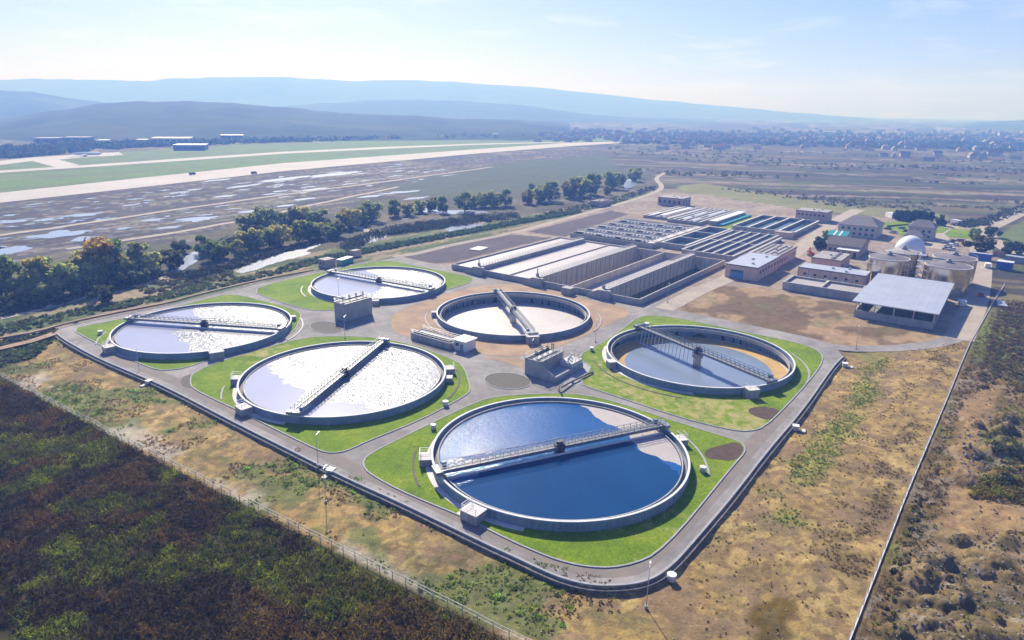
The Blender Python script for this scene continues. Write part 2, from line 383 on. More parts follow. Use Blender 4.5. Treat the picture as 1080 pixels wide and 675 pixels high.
def smooth(pts, n=2, closed=True):
    P = [Vector(p).to_2d() if len(p) > 2 else Vector(p) for p in pts]
    for _ in range(n):
        Q = []
        m = len(P)
        for k in range(m if closed else m-1):
            a, b = P[k], P[(k+1) % m]; Q += [a*.75+b*.25, a*.25+b*.75]
        if not closed: Q = [P[0]]+Q+[P[-1]]
        P = Q
    return [(p.x, p.y) for p in P]
def circle(c, r, n=96): return [(c[0]+r*math.cos(2*math.pi*k/n), c[1]+r*math.sin(2*math.pi*k/n)) for k in range(n)]
def inside(poly, x, y):
    r = False; n = len(poly); j = n-1
    for i in range(n):
        xi, yi = poly[i]; xj, yj = poly[j]
        if (yi > y) != (yj > y) and x < (xj-xi)*(y-yi)/(yj-yi)+xi: r = not r
        j = i
    return r
def sheet(name, poly, z, mt, holes=(), skirt=0, colfn=None, grid=0, kind='structure', parent=None):
    vs = [Vector(p) for p in poly]; es = [(k, (k+1) % len(vs)) for k in range(len(vs))]
    for h in holes:
        b = len(vs); vs += [Vector(p) for p in h]; es += [(b+k, b+(k+1) % len(h)) for k in range(len(h))]
    if grid:
        xs = [p[0] for p in poly]; ys = [p[1] for p in poly]
        for gx in np.arange(min(xs), max(xs), grid):
            for gy in np.arange(min(ys), max(ys), grid):
                if inside(poly, gx, gy) and not any(inside(h, gx, gy) for h in holes): vs.append(Vector((gx, gy)))
    V2, E2, F2, *_ = delaunay_2d_cdt(vs, es, [], 0, 1e-5)
    F = []
    for f in F2:
        cx = sum(V2[i].x for i in f)/len(f); cy = sum(V2[i].y for i in f)/len(f)
        if inside(poly, cx, cy) and not any(inside(h, cx, cy) for h in holes):
            a, b, c = (V2[i] for i in f[:3]); F.append(tuple(f) if (b-a).cross(c-a) > 0 else tuple(reversed(f)))
    V = [(p.x, p.y, z) for p in V2]
    if skirt:
        b = len(V); n = len(poly); V += [(x, y, z) for x, y in poly]+[(x, y, z-skirt) for x, y in poly]
        F += [(b+k, b+n+k, b+n+(k+1) % n, b+(k+1) % n) for k in range(n)]
    me = bpy.data.meshes.new(name); me.from_pydata(V, [], F)
    if colfn:
        at = me.attributes.new('Col', 'FLOAT_COLOR', 'POINT'); A = np.array(V); k = colfn(A[:, 0], A[:, 1])
        at.data.foreach_set('color', np.stack([k, k, k, np.ones_like(k)], 1).astype(np.float32).ravel())
    me.update()
    o = link_mesh(name, me, mt, parent)
    if kind and parent is None: o['kind'] = kind
    return o
def offset_line(line, d, closed=False):
    P = [Vector(p) for p in line]; n = len(P); R = []
    for k in range(n):
        a = P[k-1] if (k > 0 or closed) else P[k]; b = P[(k+1) % n] if (k < n-1 or closed) else P[k]
        t = (b-a).normalized(); R.append((P[k].x-t.y*d, P[k].y+t.x*d))
    return R
def strip_faces(line, w0, w1, z, closed=False):
    A = offset_line(line, w0, closed); B = offset_line(line, w1, closed); n = len(line)
    V = [(x, y, z) for x, y in A]+[(x, y, z) for x, y in B]
    m = n if closed else n-1
    return V, [(k, (k+1) % n, n+(k+1) % n, n+k) for k in range(m)]
def strip(name, line, w, z, mt, sm=2, jit=0, kind='structure'):
    L = smooth(line, sm, False) if sm else line
    if jit: L = [(x+random.uniform(-jit, jit), y+random.uniform(-jit, jit)) for x, y in L]
    V, F = strip_faces(L, -w/2, w/2, z); b = MB(); b.add(V, F); o = b.build(name, mt)
    if kind: o['kind'] = kind
    return o
def band(name, line, d0, d1, z0, z1, mt, closed=False, parent=None, kind='structure'):
    """a raised band (kerb, wall) following a line between two sideways offsets"""
    A = offset_line(line, d0, closed); B = offset_line(line, d1, closed); n = len(line); m = n if closed else n-1
    V = [(x, y, z0) for x, y in A]+[(x, y, z1) for x, y in A]+[(x, y, z1) for x, y in B]+[(x, y, z0) for x, y in B]; F = []
    for k in range(m):
        j = (k+1) % n
        for q in range(3): F.append((q*n+k, q*n+j, (q+1)*n+j, (q+1)*n+k))
    bm = MB(); bm.add(V, F); o = bm.build(name, mt, parent)
    if kind and parent is None: o['kind'] = kind
    return o

# ---- ground zones (world polygons taken from the photograph)
Z_mud = WP([(-160, 236), (0, 215), (300, 182), (520, 163), (640, 155), (650, 165), (560, 171), (430, 192), (395, 208), (340, 222), (250, 236), (200, 258), (130, 252), (60, 268), (0, 282), (-160, 310)])
Z_air = WP([(-160, 176), (-160, 222), (0, 203), (150, 187), (300, 172), (500, 157.5), (600, 150.8), (655, 149), (655, 145), (400, 147), (250, 153), (130, 160), (0, 170)])
Z_dgreen = WP([(405, 196), (520, 173), (640, 162), (655, 178), (575, 200), (480, 212), (430, 208)])
Z_belt = WP([(-60, 290), (60, 272), (130, 258), (200, 262), (250, 240), (340, 224), (420, 208), (520, 205), (580, 198), (650, 180), (690, 175), (690, 196), (640, 208), (560, 224), (440, 244), (300, 272), (190, 292), (100, 312), (-60, 345)])
Z_dike = WP([(-60, 345), (100, 312), (190, 292), (300, 272), (440, 244), (560, 226), (640, 212), (690, 198), (700, 206), (640, 221), (541, 247), (440, 268), (283, 297), (200, 317), (72, 344), (0, 360), (-60, 372)])
Z_plantyard = WP([(704, 325.6), (722, 312), (676, 321), (474, 281), (410, 273), (474, 257.8), (541, 245.5), (600, 229), (640, 219), (692, 203), (740, 205), (880, 226), (960, 230), (1035, 240), (1046, 262), (1042, 300), (1013, 358), (975, 366), (882, 367), (846, 358), (782, 345)])
Z_field = WP([(712, 326), (730, 312), (760, 301), (800, 303), (825, 309), (905, 322), (906, 338), (990, 354), (998, 359), (975, 365), (882, 366), (782, 343)])
Z_clink1 = WP([(417, 270.5), (474, 259.5), (540, 247), (582, 250.5), (476, 277), (455, 278), (436, 275)])
Z_clink2 = WP([(556, 244.5), (600, 233), (645, 222), (663, 226), (612, 243), (596, 250)])
Z_rgreen = WP([(1046, 250), (1080, 233), (1200, 215), (1200, 300), (1090, 285), (1060, 264)])
Z_band = WP([(715, 205), (760, 208), (870, 224), (960, 231), (1000, 232), (1000, 226), (860, 212), (740, 193), (715, 196)])
Z_track = WP([(985, 560), (1005, 510), (1003, 470), (1012, 430), (1040, 395), (1060, 405), (1040, 450), (1030, 500), (1085, 520), (1085, 555), (1030, 560)])
Z_mudpatch = WP([(786, 655), (800, 640), (818, 630), (838, 632), (842, 645), (830, 658), (838, 672), (815, 680), (795, 676), (802, 664)], -.85)
Z_heap = WP([(962, 580), (1000, 558), (1060, 566), (1120, 570), (1160, 700), (930, 720), (945, 640)])
Z_heap2 = WP([(1012, 450), (1040, 435), (1090, 430), (1100, 500), (1050, 520), (1012, 500)])
FENCE_R = [(-30, -56.2), (-18, -56.5), (30, -57.0), (91, -58.3), (135.7, -59.3), (203, -62.7), (232, -64.5)]
TRACKS = [smooth(WP(p, -.85), 3, False) for p in ([(720, 640), (760, 585), (820, 505), (870, 445), (930, 400), (985, 378)], [(700, 655), (770, 660), (850, 600), (905, 520), (955, 440), (1000, 385)], [(735, 668), (800, 600), (850, 520), (880, 470)], [(100, 385), (230, 452), (360, 520), (500, 590), (600, 640), (690, 660)])]
FENCE_L = [(-55.2, 235), (-52.6, 180), (-50.5, 133.7), (-47.5, 60), (-43.6, -23), (-43.0, -38)]

heaps = []
for poly, n, hmin, hmax, rmin, rmax in ((Z_heap, 58, .6, 1.5, 1.0, 2.3), (Z_heap2, 22, .5, 1.5, 1.2, 2.6)):
    xs = [p[0] for p in poly]; ys = [p[1] for p in poly]; k = 0
    while k < n:
        x, y = random.uniform(min(xs), max(xs)), random.uniform(min(ys), max(ys))
        if inside(poly, x, y): heaps.append((x, y, random.uniform(rmin, rmax), random.uniform(hmin, hmax))); k += 1

def ground_height(X, Y):
    z = np.full(X.shape, -.06)
    dP = sdf(PLANT, X, Y)
    drop = sstep(0, 1.3, -dP)*np.where((X < -20) | (Y < -24), 1, 0)*sstep(112, 88, X)*sstep(190, 160, Y)
    drop = np.maximum(drop, sstep(-29.5, -31, X)*sstep(190, 160, Y))
    und = (fbm(X/7, Y/7, 3)-.5)*.5+(fbm(X/1.6, Y/1.6, 9, 3)-.5)*.22
    near = sstep(420, 260, np.hypot(X-CAMX, Y-CAMY))
    z = z-drop*.85+und*drop*near
    out = ((Y < -59) & (X < 140))
    z = z+np.where(out, (fbm(X/9, Y/9, 5)-.5)*1.2+(fbm(X/1.4, Y/1.4, 6, 3)-.5)*.5, 0)*near*sstep(-58.5, -62, Y)
    for hx, hy, r, h in heaps:
        m = (np.abs(X-hx) < 3*r) & (np.abs(Y-hy) < 3*r)
        if m.any():
            d = np.hypot(X[m]-hx, Y[m]-hy)/r
            z[m] = np.maximum(z[m], -1.0+h*1.55*np.clip(1-(d/1.5)**2, 0, 1)**.8*(.7+.45*fbm(X[m]*1.1, Y[m]*1.1, 4))+np.where(d < 1.5, .26*(fbm(X[m]*2.6, Y[m]*2.6, 8, 3)-.5), -.05))
    for c in TANK.values(): z = np.where(np.hypot(X-c[0], Y-c[1]) < RT-.5, -9, z)
    z = np.where((X > BAS[0]+.4) & (X < BAS[1]-.4) & (Y > BAS[2]+.4) & (Y < BAS[3]-.4), -9, z)
    return z

def verge_green(X, Y):
    """how green the right hand verge grows: mostly in a strip some metres out from the road"""
    d = -sdf(PLANT, X, Y); n = fbm(X/7, Y/7, 23, 5)
    g = np.exp(-((d-8.5)/4.5)**2)*sstep(-5, 20, X)*.9+np.exp(-((d-7)/7)**2)*sstep(92, 104, X)*1.1+.42*np.exp(-((X+14)/10)**2-((Y+42)/5)**2)
    return sstep(.52, .8, n*.75+g*.34)
def ground_colour(X, Y):
    D = np.hypot(X-CAMX, Y-CAMY)
    C = np.zeros(X.shape+(3,))
    def lay(mask, c): 
        nonlocal C
        m = np.clip(mask, 0, 1)[..., None]; C = C*(1-m)+np.array(c)*m
    n1 = fbm(X/260, Y/90, 1); n2 = fbm(X/60, Y/40, 2); n3 = fbm(X/9, Y/9, 3, 5); n4 = fbm(X/2.6, Y/2.6, 4, 4); n5 = fbm(X/600, Y/260, 5)
    S_ = (X-CAMX)*right.x+(Y-CAMY)*right.y; T_ = -(X-CAMX)*back.x-(Y-CAMY)*back.y+.22*S_; wv = (fbm(X/180, Y/180, 61)-.5)*60
    lay(np.ones_like(X), (.10, .088, .045))
    lay(sstep(.47, .55, fbm(S_/420, (T_+wv)/60, 62)), (.06, .048, .042)); lay(sstep(.53, .6, fbm(S_/300+3, (T_+wv)/34, 63))*.85, (.085, .11, .034))
    lay(sstep(.55, .62, fbm(S_/260+7, (T_+wv)/26, 64))*.8, (.15, .125, .07)); lay(sstep(.54, .6, fbm(S_/200+9, (T_+wv)/22, 65))*.85, (.045, .042, .036))
    lay(sstep(.62, .67, fbm(S_/120+1, (T_+wv)/13, 66))*.8, (.27, .23, .18)); lay(sstep(.52, .62, n5)*sstep(.5, .6, n2)*.5, (.06, .085, .03))
    j = (n3-.5)*9
    far = sstep(250, 900, D)*14+1
    def zone(P, c, w=1.5, jit=1.0): lay(sstep(-w, w, sdf(P, X, Y)+j*jit), c)
    jf = 4
    zone(Z_band, (.20, .21, .085), 3, 1)
    zone(Z_mud, (.085, .075, .07), 6, 2)
    inm = sstep(-4, 6, sdf(Z_mud, X, Y))
    st = fbm(X/70, Y/5.5, 11); lay(inm*sstep(.56, .64, st)*.85, (.24, .21, .18)); st2 = fbm(X/55+7, Y/4.0, 12); lay(inm*sstep(.5, .58, st2)*.85, (.04, .04, .042))
    lay(inm*sstep(.6, .66, fbm(X/26, Y/6, 13))*.6, (.2, .2, .11))
    zone(Z_air, (.12, .20, .032), 6, 1); ina = sstep(-4, 6, sdf(Z_air, X, Y)); lay(ina*sstep(.52, .6, fbm(X/200, Y/30, 14))*.5, (.13, .15, .07))
    zone(Z_dgreen, (.07, .09, .052), 5, 2)
    zone(Z_belt, (.085, .085, .05), 4, 1.2); inb = sstep(-2, 4, sdf(Z_belt, X, Y)); lay(inb*sstep(.52, .6, n2)*.8, (.16, .135, .1)); lay(inb*sstep(.55, .62, fbm(X/14, Y/6, 31))*.8, (.05, .06, .03))
    zone(Z_dike, (.10, .14, .045), 2, .4); ind = sstep(-1, 2, sdf(Z_dike, X, Y))
    lay(ind*sstep(.52, .6, fbm(X/22, Y/5, 15))*.9, (.3, .24, .16)); lay(ind*sstep(.56, .64, fbm(X/15, Y/4, 16))*.8, (.065, .09, .035))
    zone(Z_rgreen, (.13, .17, .06), 3, 1)
    zone(Z_plantyard, (.29, .24, .195), 1, .25); inp = sstep(-1, 1, sdf(Z_plantyard, X, Y)); lay(inp*sstep(.52, .62, n3)*.6, (.25, .2, .16)); lay(inp*sstep(.55, .63, fbm(X/5+3, Y/5, 33))*.5, (.42, .36, .3))
    zone(Z_clink1, (.105, .09, .098), .8, .2); zone(Z_clink2, (.105, .09, .098), .8, .2)
    zone(Z_field, (.33, .235, .135), 1.0, .25); inf_ = sstep(-1, 1.5, sdf(Z_field, X, Y))
    lay(inf_*sstep(.40, .52, fbm(X/14, Y/10, 21, 5)-.12*np.exp(-((X-150-(Y+10)*.4)/9)**2))*.9, (.145, .10, .058)); lay(inf_*sstep(.58, .66, n3)*.5, (.14, .14, .06))
    # the yards between the perimeter road and the two fences
    yl = sstep(-29, -29.6, X)*sstep(164, 156, Y)*sstep(-46.5, -45, X-(FENCE_L[3][0]-FENCE_L[4][0])/83*(Y-60)+1.5)
    yl = np.where((X > -60) & (Y < 175), sstep(-29, -29.6, X)*sstep(168, 158, Y), 0)
    yr = np.where((Y < -24) & (Y > -64) & (X < 140), sstep(1.0, -.5, sdf(PLANT, X, Y))*sstep(.8, -.4, sdf(Z_plantyard, X, Y))*sstep(150, 140, X), 0)
    yd = np.maximum(yl, yr)
    lay(yd, (.34, .245, .09)); lay(yd*sstep(.45, .62, n3)*.7, (.44, .33, .135))
    for ln in TRACKS:
        dd = sdl(ln, X, Y); lay(yd*np.exp(-((dd-.95)/.3)**2)*.55, (.22, .165, .09)); lay(yd*sstep(.5, .62, fbm(X/1.3, Y/1.3, 27, 3))*.5, (.23, .16, .075)); lay(yd*sstep(.56, .66, fbm(X/5, Y/5, 24))*.55, (.24, .17, .095))
    g = fbm(X/16, Y/16, 23, 5)
    lay(yl*sstep(.58, .66, g+.10*sstep(60, 100, Y)+.09*sstep(-36, -40, X))*.8, (.13, .165, .05)); lay(yl*sstep(.57, .66, n4+.05)*.45, (.10, .115, .045))
    zone(Z_mudpatch, (.14, .095, .022), .8, .25)
    lay(yl*sstep(-41, -45, X)*sstep(.5, .6, n3)*.75, (.42, .38, .31))
    lay(yr*verge_green(X, Y)*.65, (.20, .215, .05)); lay(yr*sstep(.62, .7, n4)*.4, (.14, .12, .06))
    lay(yr*sstep(.5, .64, fbm(X/6, Y/6, 77))*np.exp(-((Y+53)/4)**2)*.7, (.13, .10, .05))
    lay(yr*sstep(.55, .7, fbm(X/11+3, Y/11, 29))*sstep(10, -10, X)*.6, (.2, .15, .075))
    # beyond the left fence: dark weeds; beyond the right fence: grey brown waste ground
    fl = np.interp(Y, [p[1] for p in FENCE_L[::-1]], [p[0] for p in FENCE_L[::-1]])
    lw = sstep(.6, -1.2, X-fl)*np.where(Y < 190, 1, 0)
    lay(lw, (.045, .034, .016)); lay(lw*sstep(.52, .62, n3), (.07, .075, .01))
    fr = np.interp(X, [p[0] for p in FENCE_R], [p[1] for p in FENCE_R])
    rw = sstep(.6, -.8, Y-fr)*np.where(X < 215, 1, 0)*np.where(X < -30, 0, 1)
    lay(rw, (.17, .12, .05)); lay(rw*sstep(.5, .6, n3)*.7, (.10, .072, .032)); lay(rw*sstep(.56, .64, n4)*.6, (.26, .22, .17)); lay(rw*sstep(.54, .62, g)*.7, (.14, .15, .04)); lay(rw*sstep(110, 150, X)*sstep(-72, -66, Y)*.8, (.16, .2, .045))
    lay(rw*sstep(-1, 2, sdf(Z_track, X, Y)+j*.4)*.9, (.30, .205, .10)); lay(rw*sstep(-1, 1.5, sdf(Z_heap, X, Y)+j*.4)*.85, (.24, .175, .085))
    hp = rw*sstep(-1, 1.5, sdf(Z_heap, X, Y)); lay(hp*sstep(.5, .6, fbm(X/2.2+5, Y/2.2, 44))*.6, (.15, .12, .045)); lay(hp*sstep(.6, .67, fbm(X/1.5, Y/1.5, 41))*.7, (.28, .25, .21)); lay(hp*sstep(.52, .6, fbm(X/3, Y/3, 42))*.8, (.10, .085, .04))
    lay(rw*sstep(150, 190, X)*.7, (.2, .17, .1))
    return C

az = np.concatenate([np.arange(-180, -50, 4.0), np.arange(-50, -40, .6), np.arange(-40, 40, .115), np.arange(40, 50, .6), np.arange(50, 180, 4.0)])
dep = np.concatenate([np.arange(62, 43, -.4), np.arange(43, 6, -.075), np.arange(6, 1.2, -.05), np.array([1.1, 1, .9, .8, .7, .62, .55, .5, .45, .41])])
rad = CAMH/np.tan(np.radians(dep)); head = math.atan2(*rotv(0, 1)[::-1])
A_, R_ = np.meshgrid(head-np.radians(az), rad)
GX = CAMX+R_*np.cos(A_); GY = CAMY+R_*np.sin(A_)
GZ = ground_height(GX, GY); GC = ground_colour(GX, GY)
nr, na = GX.shape
V = np.stack([GX, GY, GZ], -1).reshape(-1, 3); idx = np.arange(nr*na).reshape(nr, na)
a0, a1 = idx[:-1, :], idx[1:, :]
Fq = np.stack([a0, np.roll(a0, -1, 1), np.roll(a1, -1, 1), a1], -1).reshape(-1, 4)
me = np_mesh('ground', V, Fq, GC.reshape(-1, 3), True)
g_o = link_mesh('ground', me, MT['ground']); g_o['kind'] = 'structure'
if sum(p.normal.z for p in list(me.polygons)[:200]) < 0: me.flip_normals()
# the patch straight below the camera
b = MB(); b.v = [(GX[0, k], GY[0, k], GZ[0, k]-.01) for k in range(na)]+[(CAMX, CAMY, -.9)]; b.f = [(k, (k+1) % na, na) for k in range(na)]; b.sm = [False]*na
o = b.build('ground', MT['soil']); o['kind'] = 'structure'
def gz(x, y): return float(ground_height(np.array([[x]], float), np.array([[y]], float))[0, 0])

# ---- hills beyond the airport, each a ridge with a foot, a crest and a back
def far_ray(px, py):
    u = (px-540)/FPX; v = (337.5-py)/FPX; u, v = cr*u-sr*v, sr*u+cr*v
    return math.atan2(u, cp+v*sp), (v*cp-sp)/math.hypot(u, cp+v*sp)
def far_pt(px, py, dist):
    a, _ = far_ray(px, py); x, y = rotv(math.sin(a)*dist, math.cos(a)*dist); return CAMX+x, CAMY+y
def crest_z(px, py, dist): return CAMH+dist*far_ray(px, py)[1]
def hill(crest, d0, d1, d2, mt, seed, rough=4):
    px = np.linspace(crest[0][0], crest[-1][0], 180); py = np.interp(px, [c[0] for c in crest], [c[1] for c in crest])+(fbm(px/34, px*0+seed, seed, 4)-.5)*3.2; rows = 26; V = []; 
    for r in range(rows+1):
        t = r/rows
        for a, h in zip(px, py):
            D = d0+(d1-d0)*t/.7 if t < .7 else d1+(d2-d1)*(t-.7)/.3
            s = sstep(0, .7, np.array(t)) if t < .7 else 1-.5*sstep(.7, 1, np.array(t))
            x, y = far_pt(a, h, D); cz = crest_z(a, h, d1); n = float(fbm(np.array(x/420), np.array(y/420), seed, 4))-.5
            edge = 1.0
            V.append((x, y, -1.5+(cz+1.5)*float(s)*edge+n*rough*min(1, 4*t)*(1 if abs(t-.7) > .05 else .35)))
    m = 180; F = [(r*m+k, r*m+k+1, (r+1)*m+k+1, (r+1)*m+k) for r in range(rows) for k in range(m-1)]
    b = MB(); b.add(V, F, True); o = b.build('hill', mt); o['kind'] = 'structure'; return o
def hill_mat():
    m, t, b = newmat('hill_land'); v = posnode(t)
    c = ramp(t, noise(t, v, .0035, 7, .65, .8), [(.36, (.015, .03, .012)), (.5, (.045, .06, .025)), (.64, (.085, .10, .045))])
    c = mixc(t, .6, c, ramp(t, noise(t, posnode(t, (1, 1, 1)), .02, 5, .7), [(.3, (.55, .6, .55)), (.7, (1.3, 1.25, 1.2))]), 'MULTIPLY')
    t.links.new(c, b.inputs['Base Color']); b.inputs['Roughness'].default_value = 1; b.inputs['Specular IOR Level'].default_value = .05; return m
MT['hill'] = hill_mat()
hill([(-260, 125), (-100, 128), (0, 127), (50, 118), (100, 110), (150, 106.5), (200, 107), (250, 109), (300, 113), (360, 118), (427, 122.5), (493, 126), (560, 130), (600, 133)], 1230, 2300, 3300, MT['hill'], 3, 7)
hill([(-260, 94), (-60, 94), (0, 96), (33, 97.5), (67, 102), (110, 108), (150, 114)], 2600, 3900, 4900, MT['hill'], 5, 10)
hill([(280, 113), (330, 110), (360, 108.5), (393, 105.5), (443, 105), (493, 107), (560, 112.5), (627, 121), (700, 126), (760, 128)], 3300, 4500, 5600, MT['hill'], 7, 10)
hill([(-300, 84), (-100, 83), (0, 83.5), (100, 84), (165, 85), (175, 82.5), (300, 82), (360, 85), (430, 84.5), (500, 88), (560, 92), (640, 100), (700, 106), (760, 112), (870, 121.5), (930, 127), (1000, 132), (1060, 136), (1150, 140)], 5600, 7000, 8300, MT['hill'], 9, 18)
hill([(960, 138), (1000, 133), (1040, 129.5), (1080, 126), (1160, 122), (1300, 120)], 3600, 5000, 6500, MT['hill'], 11, 8)

# ---- plant roads and lawns
HOLES = [circle(c, RT-.3) for c in TANK.values()]
road = sheet('perimeter_road', PLANT, 0, MT['road'], HOLES, skirt=.0)
front_line = smooth(WP(OUT_FRONT), 2, False)
band('kerb', front_line, -.25, .15, -.9, .12, MT['kerb'])
band('stone_ditch', front_line, -.95, -.25, -.95, -.28, MT['gabion'])
back_line = smooth(WP([(62, 347), (71.7, 344), (116.7, 334), (180, 322), (200, 316.5), (241.7, 306.5), (283, 296.5), (340, 285.5), (380, 277.5), (425, 270), (474, 258.5), (541, 246)]), 1, False)
band('kerb', back_line, -.2, .2, -.1, .13, MT['kerb'])
wear = [p for p in offset_line(smooth(WP(OUT_FRONT[2:-2]), 2, False), 3.3)]
V, F = strip_faces(wear, -1.7, 1.5, .005); b = MB(); b.add(V, F); o = b.build('road_wear', MT['road_brown']); o['kind'] = 'structure'
strip('service_road', WP([(704, 328), (740, 334.5), (782, 343.5), (846.7, 357), (884, 367.5), (925, 368), (965, 366), (1000, 360), (1012, 354)]), 5.2, .012, MT['road'])
strip('service_road', WP([(415, 271), (440, 267.5), (474, 258.5), (541, 246.2), (600, 229.5), (640, 219), (690, 204), (700, 197), (690, 188), (702, 182)]), 4.4, .016, MT['pale_dirt'])
strip('service_road', WP([(700, 326), (716, 318), (740, 305), (764, 296), (790, 282)]), 7, .02, MT['pale_dirt'])
strip('service_road', WP([(825, 275), (842, 264), (862, 248), (880, 234), (905, 221)]), 9, .02, MT['pale_dirt'])
strip('dirt_road', WP([(1130, 200), (1080, 222), (1062, 231), (1042, 240), (1026, 246)]), 10, .02, MT['pale_dirt'])
strip('dirt_road', WP([(1036, 242), (1046, 252), (1060, 262), (1078, 270), (1110, 280)]), 8, .03, MT['pale_dirt'])
strip('dirt_road', WP([(984, 262), (990, 252), (998, 243), (1004, 238)]), 9, .03, MT['pale_dirt'])
strip('dirt_road', WP([(1011, 358), (1022, 335), (1030, 315), (1034, 295), (1036, 275), (1030, 258)]), 8, .024, MT['pale_dirt'])
strip('footpath', WP([(-60, 348), (17, 332), (60, 321), (100, 311), (145, 302), (185, 290)]), 4, .02, MT['pale_dirt'], 2, .5)
strip('footpath', WP([(-20, 372), (40, 358), (62, 349)]), 3, .02, MT['dirt'], 2, .3)
strip('footpath', WP([(330, 247), (365, 240), (372, 238), (400, 248), (380, 252)]), 5, .02, MT['pale_dirt'], 2, .5)
band('dyke_kerb', smooth(WP([(0, 357), (40, 350), (72, 340.5), (116.7, 331), (180, 319), (200, 313), (241.7, 303), (283, 293.5), (330, 285)]), 1, False), -.5, .5, -.1, .35, MT['dirt'])

def drift(seed, base, amp, boost=()):
    def f(X, Y):
        r = base+amp*(fbm(X/14, Y/14, seed)-.5)
        for x, y, rad, k in boost: r = r+k*sstep(rad, rad*.3, np.hypot(X-x, Y-y))
        return r
    return f
L_A = [(383.5, 485), (385.5, 495), (397.8, 503.5), (420, 515.5), (449.6, 528.5), (481, 541), (502.4, 551), (540, 570), (580, 587), (600, 593), (620, 596.8), (644, 598), (670, 593), (690, 584), (716, 559),
       (744.8, 524.4), (772.6, 490.2), (785, 477), (784.6, 470), (778, 464.8), (763, 460.6), (735.6, 452), (699.6, 440.6), (649, 424), (619.6, 417), (590, 414.6), (543.7, 416.6), (514, 420), (489, 430), (440, 454), (427.4, 460), (394, 476.7)]
L_B = [(606, 377), (640, 359), (660.7, 344.4), (672, 335), (687.4, 332.2), (714, 335.5), (764.4, 345.5), (780.7, 349.5), (844.4, 362), (865, 371), (868, 380), (856, 397.8), (826.7, 430), (806, 449.6), (791, 454.7), (767.4, 452.6),
       (714, 439), (657.8, 420), (616.3, 406.7), (613, 402), (623.7, 389), (622, 384.4)]
L_C = [(203, 409), (201, 401), (204, 393), (232.6, 381), (269.6, 370), (320, 356), (359, 354.4), (397.8, 356), (440, 365), (457.4, 371.9), (475.6, 378.3), (488.5, 386), (495, 405.6), (495, 412), (491, 416), (478, 424), (442, 443), (386.7, 465), (370, 473), (359, 476.7), (345, 477), (331, 472), (264.4, 439), (250.6, 432), (227, 421)]
L_D = [(80, 348), (83, 345), (136.7, 335), (180, 325), (228, 312.4), (241.7, 310.6), (255, 311.7), (280, 318.3), (300, 323), (315, 329), (317.5, 333), (313, 343), (309, 350), (283, 361.5), (226, 377), (194.8, 388), (174, 390.5), (161, 388.5), (122, 371.9), (113, 366.7), (82, 351)]
L_E = [(264, 306.4), (293.3, 297), (338, 287.5), (379.6, 278.5), (408, 274), (441.9, 281), (480.7, 288.9), (498.9, 292.8), (498, 296.7), (480.7, 303), (421, 318.7), (390, 324.5), (351.7, 327), (333, 327.5), (323, 325.8), (293, 317.5)]
for poly, nm, cf in ((L_A, 'A', drift(51, -.01, .2, [(*W(700, 560), 12, .12)])), (L_B, 'B', drift(52, .06, .22, [(*W(775, 440), 16, .14), (*W(640, 400), 18, .07), (*W(700, 420), 14, .1)])),
                     (L_C, 'C', drift(53, -.02, .2, [(*W(275, 372), 14, .22)])), (L_D, 'D', drift(54, -.01, .2)), (L_E, 'E', drift(55, -.03, .2))):
    P = smooth(WP(poly, .1), 1); o = sheet('lawn', P, .1, MT['lawn'], [circle(TANK[nm], RT-.2)], skirt=.12, colfn=cf, grid=4)
    # kerb stones round the lawn
    cw = sum((P[k][0]*P[(k+1) % len(P)][1]-P[(k+1) % len(P)][0]*P[k][1]) for k in range(len(P))) > 0
    s = -1 if cw else 1
    band('kerb', P, 0, s*.28, -.02, .16, MT['kerb'], closed=True)
for px in ([(935, 238), (960, 236), (985, 238), (1002, 241), (994, 246), (968, 246), (938, 243)], [(1004, 241), (1024, 243), (1031, 248), (1027, 252), (1000, 250), (996, 247)], [(922, 235), (955, 233), (962, 237), (935, 240)], [(947, 246), (956, 242), (962, 247), (951, 250)]):
    sheet('lawn', WP(px), .05, MT['lawn'], colfn=drift(60, .02, .2), grid=6)
sheet('soil_patch', smooth(WP([(743, 474.4), (759.6, 469.8), (777, 465.3), (784.5, 471.7), (782.5, 478), (774.4, 486.4), (759.6, 484.6), (743.9, 483.7)], .12), 2), .125, MT['soil'])
sheet('soil_patch', smooth(WP([(789, 430.5), (803, 428.5), (823, 431.5), (818, 438), (811, 443.5), (800, 440.5), (790, 436)], .12), 2), .125, MT['soil'])
sheet('gravel_bed', smooth(WP([(190, 405), (192, 397), (206, 393), (211, 398), (207, 407), (198, 410)], .05), 1), .02, MT['gravel_dark'])
for cx, cy, rx, ry in ((534.7, 401.7, 25, 8.2), (343.5, 345, 17.5, 5.8)):
    P = WP([(cx+rx*math.cos(a)*(1 if math.cos(a) > 0 else .93), cy+ry*math.sin(a)+.06*rx*math.cos(a)) for a in np.linspace(0, 2*math.pi, 40, endpoint=False)], .06)
    sheet('gravel_island', P, .06, MT['gravel_dark'], skirt=.08); 
    sg = sum((P[k][0]*P[(k+1) % len(P)][1]-P[(k+1) % len(P)][0]*P[k][1]) for k in range(len(P))) > 0
    band('kerb', P, 0, (-1 if sg else 1)*.25, -.02, .12, MT['kerb'], closed=True)
DF = [(413, 335), (414.8, 331.5), (433, 322), (485, 305.6), (520, 299), (566, 302), (600, 310), (629, 319), (655, 322), (664.4, 327.4), (663.7, 332.6), (649.6, 339), (595.6, 363.7), (575, 371), (554.7, 375.3), (525, 376), (501.7, 373), (470, 364), (433, 355.6), (413, 350)]
sheet('dirt_patch', smooth(WP(DF), 1), .03, MT['dirt'], [circle(TANK['F'], RT-.2)])
sheet('dirt_patch', smooth(WP([(500, 376), (525, 377), (552, 377), (552, 390), (545, 386), (530, 381)]), 1), .03, MT['dirt'])
